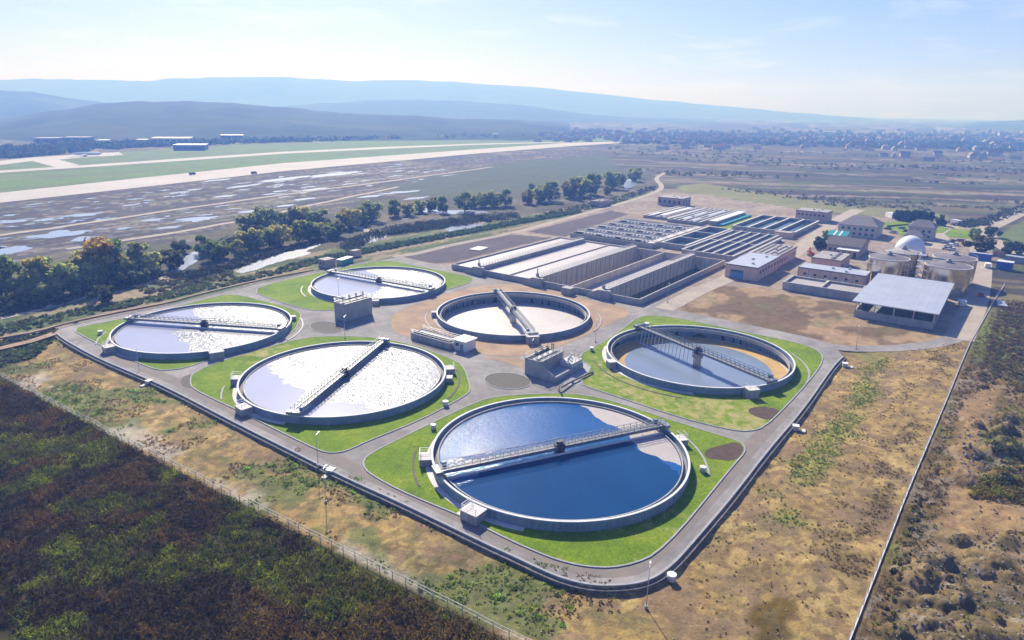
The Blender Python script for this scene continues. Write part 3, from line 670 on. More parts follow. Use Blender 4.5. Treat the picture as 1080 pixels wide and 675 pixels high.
sheet('concrete_apron', smooth(WP([(590, 405), (603, 392), (612, 379), (624, 386), (622, 396), (608, 408)]), 1), .02, MT['kerb'])
sheet('path', WP([(480.5, 541.5), (490, 536), (502, 546), (503, 550.5), (492, 546.5)], .11), .112, MT['concrete_light'])
sheet('path', WP([(113, 366.5), (121, 367), (130, 373), (122, 372.5)], .11), .112, MT['concrete_light'])
sheet('path', WP([(250, 431), (256, 428), (268, 434), (264, 439)], .11), .112, MT['concrete_light'])

# ---- runway, taxiways
sheet('runway', WP([(-160, 219), (-160, 231), (0, 214), (150, 197.5), (300, 180.5), (500, 162.3), (600, 154.3), (656, 150.8), (657, 149.4), (600, 150.6), (500, 157.6), (300, 172), (150, 187.5), (0, 203.5)]), .12, MT['runway'])
sheet('taxiway', WP([(-160, 190), (-160, 194), (0, 182.5), (100, 176), (200, 169.2), (300, 162.2), (400, 157.4), (500, 153), (602, 150.2), (602, 149.6), (500, 151.6), (400, 155.3), (300, 160), (200, 166.6), (100, 173.6), (0, 180)]), .16, MT['runway'])
sheet('apron_paving', WP([(-60, 176), (30, 166.5), (90, 162.5), (125, 160.5), (131, 163.5), (80, 167), (62, 168.5), (84, 174.2), (60, 177), (34, 170), (-60, 182)]), .14, MT['runway'])
strip('haul_road', WP([(-40, 254), (60, 240), (180, 222), (300, 205), (420, 190), (520, 176)]), 5, .1, MT['pale_dirt'], 2, 1)
strip('haul_road', WP([(70, 263), (180, 246), (260, 232), (330, 216), (420, 197)]), 4.5, .1, MT['pale_dirt'], 2, 1)

# ---- river and puddles
def blob_sheet(name, pts, z, mt, jit=.8, n=2):
    P = smooth(WP(pts), n); L = len(P)
    P = [(x+random.uniform(-jit, jit), y+random.uniform(-jit, jit)) for x, y in P]
    return sheet(name, P, z, mt)
blob_sheet('river', [(248, 286), (262, 279), (275, 271), (290, 266), (305, 261), (325, 258), (340, 255), (336, 260), (320, 265), (330, 267), (312, 272), (290, 277), (268, 285), (255, 289)], .03, MT['river'], .7)
blob_sheet('river', [(176, 290), (184, 281), (195, 271), (204, 264), (211, 268), (209, 275), (198, 281), (190, 288), (180, 292)], .03, MT['river'], .6)
blob_sheet('river', [(378, 254), (388, 250), (398, 248), (412, 244), (408, 250), (398, 254), (386, 257)], .03, MT['river'], .7)
blob_sheet('river', [(468, 241), (480, 238), (498, 236), (512, 235), (505, 240), (488, 243), (474, 245)], .03, MT['river'], .7)
blob_sheet('river', [(657, 199), (661, 190), (664, 186), (669, 190), (672, 194), (666, 198), (660, 200)], .03, MT['river'], .8)
blob_sheet('river', [(420, 215), (445, 219), (470, 222), (500, 221), (520, 224), (500, 226), (460, 226), (430, 221)], .03, MT['river'], .8)
pud = [(63, 247, 30, 4.2), (92, 252, 16, 3.4), (8, 264, 26, 7), (6, 234, 22, 2.4), (85, 227, 24, 2), (50, 231.5, 14, 1.6), (110, 231, 15, 1.8), (211, 231, 22, 3), (190, 203, 12, 1.3), (321, 210, 14, 1.4), (205, 200, 9, 1.2), (140, 216, 11, 1.2), (10, 227, 8, 1),
       (300, 189, 30, 2.2), (350, 184, 34, 2), (260, 196, 20, 1.6), (236, 207, 14, 1.2), (160, 232, 14, 1.6), (178, 240, 14, 1.6), (265, 223, 14, 1.4), (330, 200, 18, 1.2), (392, 207, 14, 1.2), (300, 217, 12, 1.1), (230, 190, 16, 1.2), (420, 203, 20, 1.4), (440, 209, 14, 1.2), (130, 241, 10, 1.2), (0, 350-89, 8, 2)]
for k in range(110):
    x = random.uniform(-20, 480); y0 = 214-(x*.107)+4; pud.append((x, y0+random.uniform(0, 38 if x < 250 else 22), random.uniform(3, 11), random.uniform(.25, .8)))
vs, fs = [], []
for cx, cy, rx, ry in pud:
    n = 28; ph = random.random()*9
    P = []
    for k in range(n):
        a = 2*math.pi*k/n; q = .72+.5*float(vnoise(np.array(math.cos(a)*1.7+ph), np.array(math.sin(a)*1.7+ph*2), 3))
        q *= .6+.8*float(vnoise(np.array(a*2.2+ph), np.array(ph), 5)) if k < n-3 else 1; P.append((cx+rx*q*math.cos(a), cy+.75*ry*q*math.sin(a)-rx*q*math.cos(a)*.11))
    b0 = len(vs); c = W(cx, cy); vs.append((*c, .05)); vs += [(*W(*p), .05) for p in P]; fs += [(b0, b0+1+(k+1) % n, b0+1+k) for k in range(n)]
bq = MB(); bq.add(vs, fs); o = bq.build('puddle_water', MT['puddle']); o['kind'] = 'structure'

# ================================================================== CLARIFIER TANKS
WZ = {'A': 1.15, 'B': -1.86, 'C': 1.2, 'D': 1.2, 'E': 1.2, 'F': -1.9}
LBL = {'A': ('round clarifier tank with deep blue water nearest the road bend, grey scum at its edge', 'water_deep'),
       'B': ('nearly empty round clarifier tank with yellow sediment and shallow water on its floor', None),
       'C': ('round clarifier tank full of glaring white water at the middle of the front road', 'water_glint'),
       'D': ('round clarifier tank at the far left corner of the perimeter road', 'water_glint'),
       'E': ('round clarifier tank beside the river side road, behind the taller grey chamber block', 'water_glint'),
       'F': ('round clarifier tank holding pale foam far below its rim, ringed by brown dirt', 'foam')}
def arc_px(c, r, p0, p1, ccw=True, n=24):
    a = math.atan2(p0[1]-c[1], p0[0]-c[0]); b = math.atan2(p1[1]-c[1], p1[0]-c[0])
    if ccw and b < a: b += 2*math.pi
    if not ccw and b > a: b -= 2*math.pi
    return [(c[0]+r*math.cos(a+(b-a)*k/n), c[1]+r*math.sin(a+(b-a)*k/n)) for k in range(n+1)]
def rough_edge(pts, amp, step=.5):
    R = []
    for k in range(len(pts)-1):
        a, b2 = Vector(pts[k]), Vector(pts[k+1]); n = max(1, int((b2-a).length/step))
        for i in range(n):
            p = a.lerp(b2, i/n); R.append((p.x+amp*2*(float(fbm(np.array(p.x/1.6), np.array(p.y/1.6), 71))-.5), p.y+amp*2*(float(fbm(np.array(p.x/1.6), np.array(p.y/1.6), 72))-.5)))
    R.append(tuple(pts[-1])); return R
for nm, c in TANK.items():
    cx, cy = c; wz = WZ[nm]; low = wz < 0
    root = thing('clarifier_tank', LBL[nm][0], 'water tank', (cx, cy, 0), 'round clarifier tanks')
    zb = -4.2 if low else -1.2
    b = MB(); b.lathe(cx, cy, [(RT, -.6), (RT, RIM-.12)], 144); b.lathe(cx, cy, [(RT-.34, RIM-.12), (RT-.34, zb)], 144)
    b.build('wall', MT['tank_wall_shaded'], root)
    b = MB(); b.lathe(cx, cy, [(RT+.03, RIM-.12), (RT+.03, RIM), (RT-.38, RIM), (RT-.38, RIM-.12), (RT+.03, RIM-.12)], 144, smooth=False); b.build('rim', MT['rim'], root)
    lz = RIM-1.25
    for k in range(24):
        a = 2*math.pi*(k+.5)/24; b = MB(); b.cbox(cx+(RT+.012)*math.cos(a), cy+(RT+.012)*math.sin(a), .1, .05, .14, RIM-.24, a); b.build('wall_joint', MT['concrete_dark'], root)
    b = MB(); b.lathe(cx, cy, [(RT-.35, lz), (RT-1.25, lz)], 144); b.build('launder_floor', MT['concrete_dark'], root)
    b = MB(); b.lathe(cx, cy, [(RT-1.24, lz-.3), (RT-1.24, RIM-.55), (RT-1.46, RIM-.55), (RT-1.46, min(wz, lz)-1.0 if not low else lz-.4), (RT-1.24, lz-.3)], 144, smooth=False); b.build('weir_wall', MT['concrete'], root)
    aa = math.radians(105); b = MB(); b.lathe(cx, cy, [(RT+.01, .17), (RT+1.15, .17), (RT+1.15, .0)], 72, aa, aa+math.radians(95), smooth=False); b.build('apron', MT['concrete_light'] if nm not in 'DF' else MT['concrete'], root)
    if nm != 'B':
        b = MB(); rr = RT-1.44 if not low else RT-.6
        b.v = [(cx, cy, wz)]+[(cx+rr*math.cos(2*math.pi*k/96), cy+rr*math.sin(2*math.pi*k/96), wz) for k in range(96)]; b.f = [(0, 1+k, 1+(k+1) % 96) for k in range(96)]; b.sm = [False]*96
        b.build('water', MT[LBL[nm][1]], root)
    else:
        b = MB(); b.lathe(cx, cy, [(RT-.5, -1.55), (2.2, -3.0), (0.01, -3.0)], 96); b.build('floor', MT['sediment'], root)
        b = MB(); b.lathe(cx, cy, [(RT-.44, -1.5), (RT-1.0, -1.5), (RT-1.3, -1.62)], 96, smooth=False); b.build('floor_ledge', MT['concrete_beige'], root)
        rr = 20.9; b = MB(); b.v = [(cx, cy, wz)]+[(cx+(rr+.5*math.sin(k*.7)+.25*math.sin(k*1.9))*math.cos(2*math.pi*k/120), cy+(rr+.5*math.sin(k*.7))*math.sin(2*math.pi*k/120), wz) for k in range(120)]
        b.f = [(0, 1+k, 1+(k+1) % 120) for k in range(120)]; b.sm = [False]*120; b.build('water', MT['pond_floor_water'], root)
    if low:
        b = MB(); b.cyl(cx, cy, -3.2, RIM+.3, 1.1, n=24); b.build('centre_pier', MT['concrete_beige'], root)
        b = MB(); b.cyl(cx, cy, RIM-1.3, RIM-.2, 1.5, n=24); b.build('pier_head', MT['concrete'], root)
    rw = RT-1.6
    def film(name, edge, z, mt, ccw):
        e = rough_edge(edge, .7 if name == 'scum_film' else 1.9, .3); a = arc_px(c, rw, e[-1], e[0], ccw); e = [p for p in e if math.hypot(p[0]-cx, p[1]-cy) < rw-.02]
        sheet(name, e+a, z, mt, parent=root, kind=None)
    if nm == 'A':
        film('scum_film', WP([(606, 423.5), (622, 433), (632, 443), (650, 450.5), (662, 458), (667, 466), (680, 477), (700, 485), (721, 492)], wz), wz+.012, MT['scum'], True)
        film('glitter_film', WP([(716, 500), (690, 480), (660, 465), (600, 476), (540, 487), (505, 500), (486, 512)], wz), wz+.006, MT['water_glitter'], False)
    if nm == 'C':
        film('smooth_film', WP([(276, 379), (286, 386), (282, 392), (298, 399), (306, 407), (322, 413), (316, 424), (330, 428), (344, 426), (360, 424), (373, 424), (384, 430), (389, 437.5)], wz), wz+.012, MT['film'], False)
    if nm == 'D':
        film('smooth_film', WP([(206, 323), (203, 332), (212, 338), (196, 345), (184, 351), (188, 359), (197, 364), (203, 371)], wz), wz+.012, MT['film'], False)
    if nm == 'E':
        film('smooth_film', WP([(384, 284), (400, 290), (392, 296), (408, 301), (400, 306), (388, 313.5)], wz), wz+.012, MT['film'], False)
    # chambers built against the outside of the wall
    CH = {'A': [(447, 489, 3.0, 2.2, 1.5), (501, 546, 3.4, 3.0, 1.7), (728, 467.5, 2.4, 2.2, 1.4)], 'B': [(653.5, 387, 2.2, 2.0, 1.9), (784.5, 413.5, 2.8, 2.6, 2.2)],
          'C': [(245.5, 404.5, 2.4, 2.2, 1.5), (262, 434.5, 3.2, 2.6, 1.6), (474.5, 393.5, 2.8, 2.4, 1.5), (472, 402.5, 2.0, 1.6, 1.2)], 'D': [(126, 369, 3.0, 2.6, 1.7), (228, 375.5, 3.6, 2.2, 1.9), (309, 337.5, 1.8, 1.6, 1.2)],
          'E': [(397, 318, 2.2, 1.8, 1.6)], 'F': [(559, 358.5, 3.6, 2.6, 2.2), (463, 334, 1.6, 1.6, 1.6)]}[nm]
    for px, py, l, w, h in CH:
        x, y = W(px, py); a = math.atan2(y-cy, x-cx); rr = RT+w/2+.03; x, y = cx+rr*math.cos(a), cy+rr*math.sin(a)
        b = MB(); b.cbox(x, y, 0, w, l, h, a); o = b.build('outlet_chamber', MT['concrete'], root)
        b = MB(); b.cbox(x, y, h, w+.2, l+.2, .14, a); b.build('cover_slab', MT['concrete_light'], o)
        if l > 2.3:
            b = MB(); q = [(x+i*w/2*math.cos(a)-j*l/2*math.sin(a), y+i*w/2*math.sin(a)+j*l/2*math.cos(a)) for i, j in ((-.9, -.9), (.9, -.9), (.9, .9))]
            for p in q: b.bar((*p, h+.14), (*p, h+1.2), .07)
            for p, s in zip(q, q[1:]): b.bar((*p, h+1.2), (*s, h+1.2), .07); b.bar((*p, h+.7), (*s, h+.7), .05)
            b.build('handrail', MT['steel_white'], o)
    # a drain kerb curving round part of the tank
    AR = {'A': [((440, 476), (461, 510), 28.5, 'gravel_dark', 1), ((722, 453), (732, 500), 28.6, 'kerb', 0)], 'B': [((651, 380), (720, 418), 29.0, 'gravel_dark', 1), ((845, 372), (836, 402), 28.6, 'kerb', 0)],
          'C': [((232, 408), (247, 420), 28.6, 'kerb', 1), ((484, 384), (455, 424), 28.4, 'gravel_dark', 0)], 'D': [((316, 336), (292, 358), 28.2, 'concrete_light', 0), ((110, 350), (112, 362), 28.5, 'concrete', 1)], 'E': [((318, 302), (330, 312), 28.5, 'concrete_light', 1)],
          'F': [((440, 330), (480, 352), 28.6, 'concrete', 1), ((636, 330), (612, 347), 28.6, 'concrete', 0)]}[nm]
    for p0, p1, r, mk, ccw in AR:
        pts = arc_px(c, r, W(*p0), W(*p1), bool(ccw), 20); band('drain_kerb', pts, -.2, .2, .02, .2, MT[mk], parent=root)

# ---- scraper bridges: one is built, the others are copies turned to their own angles
def make_bridge():
    root = thing('scraper_bridge', 'x', 'walkway bridge'); Lh = 24.9
    b = MB(); b.box(-Lh, Lh, -.55, .55, 0, .09); b.build('deck', MT['grate'], root, local=True)
    for s in (-1, 1):
        b = MB(); b.box(-Lh, Lh, s*.72-.1, s*.72+.1, -.5, .12); b.build('girder', MT['rail'], root, local=True)
        b = MB()
        n = 33
        for k in range(n):
            x = -Lh+.3+(2*Lh-.6)*k/(n-1); b.bar((x, s*.74, .1), (x, s*.74, 1.25), .07)
            if k < n-1:
                x2 = -Lh+.3+(2*Lh-.6)*(k+1)/(n-1); b.bar((x, s*.74, .12), (x2, s*.74, 1.2), .04)
        for z in (.65, 1.25): b.bar((-Lh+.3, s*.74, z), (Lh-.3, s*.74, z), .08)
        b.build('railing', MT['rail'], root, local=True)
        b = MB(); b.box(s*Lh-.8, s*Lh+.5, -1.5, 1.5, -.32, .34); e = b.build('end_carriage', MT['rail'], root, local=True)
        for j in (-1.15, 1.15):
            b = MB(); b.lathe(0, 0, [(.02, -.14), (.27, -.14), (.27, .14), (.02, .14)], 16); wh = b.build('wheel', MT['rubber'], e, local=True)
            wh.rotation_euler = (0, math.pi/2, 0); wh.location = (s*(Lh-.2), j, -.3)
        b = MB(); b.box(s*Lh-1.9 if s > 0 else -Lh+1.1, s*Lh-1.1 if s > 0 else -Lh+1.9, .8, 1.5, .1, .9); b.build('drive_motor', MT['gate_blue'], root, local=True)
    b = MB(); b.cyl(0, 0, -1.1, .5, 1.15, n=24); b.cyl(0, 0, .5, 1.1, .7, n=16); b.build('centre_drum', MT['dark_metal'], root, local=True)
    b = MB()
    for x in np.linspace(-22, 22, 15): b.bar((x, -.7, -.4), (x, -1.3, -1.15), .07)
    b.build('scraper_arm', MT['galv'], root, local=True)
    b = MB(); b.box(-23.2, 23.2, -1.42, -1.3, -1.35, -.95); b.build('scum_baffle', MT['steel_white'], root, local=True)
    return root
BR = {'A': ((463, 498), (701, 449), 'long scraper bridge across the deep blue tank', 1), 'B': ((675, 344), (816, 402), 'scraper bridge with hanging rakes over the nearly empty tank', 1),
      'C': ((313, 437), (408, 359), 'scraper bridge across the glaring white tank, dark shadow along it', -1), 'D': ((139, 337), (299, 348), 'scraper bridge across the tank at the far left road corner', 1),
      'E': ((350, 289), (456, 308), 'scraper bridge over the tank beside the river side road', 1), 'F': ((520, 306), (560, 356), 'scraper bridge over the pale foam tank, pointing towards the grey pump block', -1)}
proto = make_bridge()
for nm, (p0, p1, lab, s) in BR.items():
    o = proto if nm == 'A' else copy_tree(proto)
    z = RIM+.6; a, d = W(*p0, z), W(*p1, z); o.location = (*TANK[nm], z); o.rotation_euler = (0, 0, math.atan2(d[1]-a[1], d[0]-a[0])+(0 if s > 0 else math.pi))
    props(o, lab, 'walkway bridge', 'scraper bridges on the clarifier tanks'); ORIG[o] = o.location.copy()
    if nm in 'BF':
        for ch in list(o.children):
            if ch.name.startswith(('scum_baffle', 'scraper_arm')): bpy.data.objects.remove(ch, do_unlink=True)
        if nm == 'B':
            b = MB()
            for x in list(np.linspace(-22.5, -3, 14)):
                zf = -2.0-1.2*(1-abs(x)/24); b.bar((x, -.5, -.4), (x+.9, -1.9, zf-2.0), .16); b.bar((x-.6, -2.2, zf-2.1), (x+1.3, -1.6, zf-2.1), .12, .5)
            b.build('scraper_rake', MT['steel_white'], o, local=True)
        else:
            b = MB()
            for x in np.linspace(-23, 23, 24): b.bar((x, .7, -.4), (x, -.7, -1.7), .07); b.bar((x, -.7, -.4), (x, .7, -1.7), .07)
            b.bar((-23.4, .62, -1.75), (23.4, .62, -1.75), .14, .14); b.bar((-23.4, -.62, -1.75), (23.4, -.62, -1.75), .14, .14); b.build('under_truss', MT['steel_white'], o, local=True)

# ================================================================== PLANT STRUCTURES
def railing(b, p, q, z, n, h=1.1, w=.08):
    p, q = Vector(p), Vector(q)
    for k in range(n+1):
        r = p.lerp(q, k/n); b.bar((r.x, r.y, z), (r.x, r.y, z+h), w)
    for zz in (h*.55, h): b.bar((p.x, p.y, z+zz), (q.x, q.y, z+zz), w)

# distribution blocks between the tanks
def block(x0, x1, y0, y1, h, lab, side):
    root = thing('distribution_block', lab, 'concrete block', ((x0+x1)/2, (y0+y1)/2, 0), 'grey distribution blocks between the tanks')
    t = .4; b = MB(); b.box(x0, x1, y0, y0+t, 0, h); b.box(x0, x1, y1-t, y1, 0, h); b.box(x0, x0+t, y0+t, y1-t, 0, h); b.box(x1-t, x1, y0+t, y1-t, 0, h); b.build('wall', MT['concrete'], root)
    b = MB(); b.box(x0+t, x1-t, y0+t, y1-t, h-1.4, h-1.2); b.build('chamber_floor', MT['concrete_dark'], root)
    b = MB(); m = (y0+y1)/2; b.box(x0+t, x1-t, m-.6, m+.6, h-.1, h+.08); b.build('top_slab', MT['concrete_light'], root)
    for q0, q1 in ((y0-.1, y0+.5), (y1-.5, y1+.1)):
        b = MB(); b.box(x0-.15, x1+.15, q0, q1, h, h+.16); b.build('walkway', MT['grate'], root)
    n = int((x1-x0)/1.6)
    b = MB(); railing(b, (x0, y0), (x1, y0), h+.1, 5, w=.06); railing(b, (x0, y1), (x1, y1), h+.1, 5, w=.06); railing(b, (x0, y0), (x0, y1), h+.1, 2, w=.06); railing(b, (x1, y0), (x1, y1), h+.1, 2, w=.06); b.build('handrail', MT['galv'], root)
    for k in range(4):
        x = x0+1.4+(x1-x0-2.8)*k/3
        b = MB(); b.bar((x, m-.35, h), (x, m-.35, h+1.9), .12); b.bar((x, m+.35, h), (x, m+.35, h+1.9), .12); b.bar((x, m-.45, h+1.9), (x, m+.45, h+1.9), .16); b.bar((x, m, h-.6), (x, m, h+1.9), .1); b.build('sluice_gate', MT['dark_metal'], root)
    if side:
        b = MB(); b.box(x0-.3, x1+3.0, y0-4.4, y0-.02, 0, 1.3); b.build('lower_chamber', MT['concrete'], root)
        b = MB(); q = [(y0-4.38, 1.32), (y0-.03, 1.32), (y0-.03, h-.3)]; b.add([(x0-.28, *p) for p in q]+[(x0+.1, *p) for p in q], [(0, 2, 1), (3, 4, 5), (0, 1, 4, 3), (1, 2, 5, 4), (2, 0, 3, 5)]); b.build('cheek_wall', MT['concrete'], root)
        b = MB(); b.box(x1-2.4, x1+2.9, y0-4.2, y0-.3, 1.32, 2.5); b.build('side_platform', MT['concrete_light'], root)
        b = MB(); railing(b, (x1+2.8, y0-4.1), (x1+2.8, y0-.4), 2.5, 3); railing(b, (x1-2.2, y0-4.1), (x1+2.8, y0-4.1), 2.5, 3); b.build('platform_rail', MT['galv'], root)
        for k in range(3):
            b = MB(); b.cyl(x1-1.4+k*1.5, y0-2.4+k*.5, 2.5, 3.7, .2, n=12); b.build('valve_column', MT['steel_white'], root)
    return root
block(32.4, 43.6, 101.0, 106.2, 5.7, 'tall grey concrete chamber block between four tanks, beside the darker round gravel island', False)
block(31.8, 42.2, 25.9, 31.0, 4.4, 'grey concrete pump block with a lower side chamber, above the deep blue tank', True)
# pipe bridge from the block to the deep blue tank
root = thing('pipe_run', 'dark pipe running from the pump block over the rim of the deep blue tank', 'pipe', (*W(590, 412), 0))
b = MB(); pts = [(*W(625, 394), .5), (*W(604, 404), .6), (*W(590, 413), .9), (*W(590.5, 417), 2.3), (*W(591, 423), 2.2)]
for p, q in zip(pts, pts[1:]): b.bar(p, q, .35)
b.build('pipe', MT['dark_metal'], root)
b = MB()
for p in pts[:3]: b.cbox(p[0], p[1], 0, .5, .5, p[2]-.1)
b.build('pipe_support', MT['concrete'], root)
# measuring channel and its kiosk
X0, X1, Y0, Y1 = 33.6, 38.6, 58.2, 73.6
root = thing('flow_channel', 'long low measuring channel of grey concrete on the dirt beside the pale foam tank', 'channel', ((X0+X1)/2, (Y0+Y1)/2, 0))
b = MB()
for x in (X0, (X0+X1)/2-.15, X1-.3): b.box(x, x+.3, Y0+.3, Y1-.3, 0, 1.9)
b.box(X0, X1, Y0, Y0+.3, 0, 1.9); b.box(X0, X1, Y1-.3, Y1, 0, 1.9); b.build('channel_wall', MT['concrete'], root)
b = MB(); b.box(X0+.3, X0+2.3, Y0+.32, Y1-.32, 1.0, 1.05); b.build('water', MT['dark_water'], root)
b = MB(); b.box(X0+2.66, X1-.3, Y0+.32, Y1-.32, 1.6, 1.7); b.build('cover', MT['concrete_light'], root)
b = MB(); railing(b, (X0+.15, Y0), (X0+.15, Y1), 1.9, 10); railing(b, (X1-.15, Y0), (X1-.15, Y1), 1.9, 10); b.build('handrail', MT['galv'], root)
root = thing('kiosk', 'small pale kiosk with a white flat roof at the end of the measuring channel', 'kiosk', (36.5, 55.6, 0))
b = MB(); b.box(34.6, 39.2, 53.4, 57.6, 0, 2.9); b.build('wall', MT['steel_white'], root)
b = MB(); b.box(34.2, 39.6, 53.0, 58.0, 2.9, 3.15); b.build('roof', MT['white_paint'], root)
b = MB(); b.box(34.53, 34.6, 54.2, 55.3, .05, 2.2); b.build('door', MT['grey_paint'], root)
b = MB(); b.box(34.53, 34.6, 55.8, 57.0, 1.3, 2.2); b.build('window', MT['window'], root)

# ---- the aeration basin
x0, x1, y0, y1 = BAS; BH = 2.2
root = thing('aeration_basin', 'big rectangular concrete basin with six long lanes, half of them drained', 'water basin', ((x0+x1)/2, (y0+y1)/2, 0))
ys = np.linspace(y0, y1, 7)
b = MB(); b.box(x0, x0+.5, y0, y1, -6, BH); b.build('end_wall', MT['concrete'], root)
b = MB(); b.box(x1-.5, x1, y0, y1, -6, BH); b.build('end_wall', MT['concrete_beige'], root)
for y in (y0, y1-.5):
    b = MB(); b.box(x0+.5, x1-.5, y, y+.5, -6, BH); b.build('side_wall', MT['concrete'], root)
for k in (2, 4):
    b = MB(); b.box(x0+.5, x1-.5, ys[k]-.25, ys[k]+.25, -6, BH-.25); b.build('dividing_wall', MT['concrete_beige'], root)
for k, top in ((1, 3.4), (3, 3.4), (5, 3.4)):
    y = ys[k]
    b = MB(); b.box(x0+.5, x1-.5, y-.85, y-.5, -6, top-.3); b.box(x0+.5, x1-.5, y+.5, y+.85, -6, top-.3); b.build('channel_wall', MT['concrete_beige'] if k < 5 else MT['concrete'], root)
    b = MB(); b.box(x0+1.5, x1-1.5, y-1.1, y+.9, top-.3, top); b.build('walkway', MT['concrete_light'], root)
    b = MB(); railing(b, (x0+2, y-1.05), (x1-2, y-1.05), top, 40, w=.09); b.build('handrail', MT['galv'], root)
    b = MB(); railing(b, (x0+2, y+.85), (x1-2, y+.85), top, 40, w=.09); b.build('handrail', MT['galv'], root)
    for q in range(20):
        x = x0+4+q*4.0
        b = MB(); b.box(x, x+.16, y-1.15, y-.86, -3.4, top-.3); b.bar((x+1.2, y-1.3, top-.32), (x+1.2, y-1.3, .6), .14); b.build('air_pipe', MT['galv'], root)
    # ramped end piece at the road
    b = MB(); b.add([(x0-1.6, y-3.2, 0), (x0-.02, y-3.2, 0), (x0-.02, y+6, 0), (x0-1.6, y+6, 0), (x0-1.6, y-3.2, top), (x0-.02, y-3.2, top), (x0-.02, y+1.2, top), (x0-1.6, y+1.2, top), (x0-.02, y+6, 1.2), (x0-1.6, y+6, 1.2)],
                    [(0, 3, 2, 1), (4, 5, 6, 7), (7, 6, 8, 9), (0, 1, 5, 4), (0, 4, 7, 9, 3), (1, 2, 8, 6, 5), (3, 9, 8, 2)]); b.build('inlet_box', MT['concrete'], root)
    b = MB(); b.cbox(x0+.9, y+.4, top, .9, .9, 1.2); b.cyl(x0+.9, y+.4, top+1.2, top+3.2, .22, n=10); b.build('drive_unit', MT['grey_paint'], root)
wb = [(5, 'foam', 1.55), (4, 'foam', 1.5), (3, 'foam', 1.45), (2, 'dark_water', -4.4), (1, 'scum', -.9), (0, 'dark_water', -3.4)]
for k, mk, z in wb:
    ya = ys[k]+(.6 if k % 2 else .3); yb = ys[k+1]-(.3 if k % 2 else .6)
    if k == 0: ya = y0+.5
    if k == 5: yb = y1-.5
    if k % 2: ya = ys[k]+.84
    else: yb = ys[k+1]-.84
    b = MB(); b.box(x0+.5, x1-.5, ya, yb, z-.3, z); b.build('water', MT[mk], root)
b = MB(); b.box(x0-4.6, x0-1.7, 62.6, 66.6, 0, 2.6); o = b.build('valve_house', MT['concrete'], None, ((x0-3), 64.6, 0)); props(o, 'small grey concrete valve house against the front wall of the big basin', 'shed')

# ---- settlers and filters behind it
def tank_block(lab, x0, x1, y0, y1, nx, ny, h, wz, wm, wall='concrete', walks=True, railn=10, along='x', name='settling_basin', top='concrete_light', wt=.45):
    root = thing(name, lab, 'water basin', ((x0+x1)/2, (y0+y1)/2, 0))
    for k in range(nx+1):
        x = x0+(x1-x0)*k/nx; b = MB(); b.box(x-wt/2, x+wt/2, y0-wt/2, y1+wt/2, -.05, h); b.build('cross_wall', MT[wall], root)
        b = MB(); w = wt*1.4 if along == 'x' else wt*2.2; b.box(x-w/2, x+w/2, y0-wt, y1+wt, h, h+.14); b.build('coping', MT[top], root)
    for k in range(ny+1):
        y = y0+(y1-y0)*k/ny; b = MB(); b.box(x0+wt/2, x1-wt/2, y-wt/2, y+wt/2, -.05, h-.01); b.build('long_wall', MT[wall], root)
        b = MB(); w = wt*2.2 if along == 'x' else wt*1.4; b.box(x0-wt, x1+wt, y-w/2, y+w/2, h+.02, h+.17); b.build('coping', MT[top], root)
        if walks and along == 'x':
            b = MB(); railing(b, (x0, y-wt*1.4), (x1, y-wt*1.4), h+.15, railn, w=.1); b.build('handrail', MT['galv'], root)
    b = MB(); b.box(x0+wt/2, x1-wt/2, y0+wt/2, y1-wt/2, -.04, wz); b.build('water', MT[wm], root)
    return root
# the bridged settlers: rows of walkways with pale panels showing between dark struts
root = thing('panel_settler', 'wide settler basin crossed by five walkways with pale water panels between dark struts', 'water basin', (238, 101, 0))
b = MB()
for x in (206.0, 270.5): b.box(x, x+.4, 78.6, 125.4, 0, 2.3)
for y in (78.2, 125.4): b.box(206.0, 270.9, y, y+.4, 0, 2.3)
b.build('wall', MT['concrete'], root)
b = MB(); b.box(206.42, 270.48, 78.62, 125.38, .2, .9); b.build('water', MT['blue_water'], root)
xs5 = [212.5, 224.6, 237.4, 249.6, 263.2]
for x in xs5:
    b = MB(); b.box(x-.8, x+.8, 78.7, 125.3, 2.3, 2.55); b.build('walkway', MT['concrete_light'], root)
    b = MB(); railing(b, (x-.75, 79), (x-.75, 125), 2.55, 22, w=.1); railing(b, (x+.75, 79), (x+.75, 125), 2.55, 22, w=.1); b.build('handrail', MT['galv'], root)
    for s in range(4):
        ya = 80+s*11.4
        b = MB(); b.box(x+1.6, x+7.6, ya, ya+9.0, 1.2, 1.35); b.build('pale_panel', MT['roof_white'], root)
        b = MB()
        for q in range(5): yy = ya+.4+q*2.1; b.box(x+1.2, x+8.4, yy, yy+.22, 1.36, 1.75)
        b.box(x+1.2, x+8.6, ya+9.2, ya+11.0, 1.1, 2.1)
        b.build('strut', MT['concrete_dark'], root)
b = MB(); b.box(207.5, 270, 78.8, 82.0, 2.36, 2.5); b.build('side_walkway', MT['concrete_light'], root)
tank_block('row of three open square tanks with dark blue water beside the pale panel settler', 212, 274, 63.5, 76, 3, 1, 2.6, .5, 'blue_water', walks=False)
tank_block('long settler with five narrow lanes and light walls, behind the blue gate building', 203.5, 272.5, 37.2, 61.5, 2, 5, 2.3, 1.3, 'blue_water', railn=24)
tank_block('filter basin of four dark lanes below the long pink wall building', 288, 341, 33, 67, 1, 4, 2.4, 1.1, 'dark_water', walks=False)
tank_block('grit channel with narrow lanes beyond the pale panel settler', 290, 352, 88, 108, 1, 6, 1.8, 1.5, 'blue_water', walks=True, railn=16)
tank_block('last pair of narrow settling lanes near the far pink building', 296, 350, 109.5, 127, 1, 4, 1.5, 1.2, 'foam', walks=False)
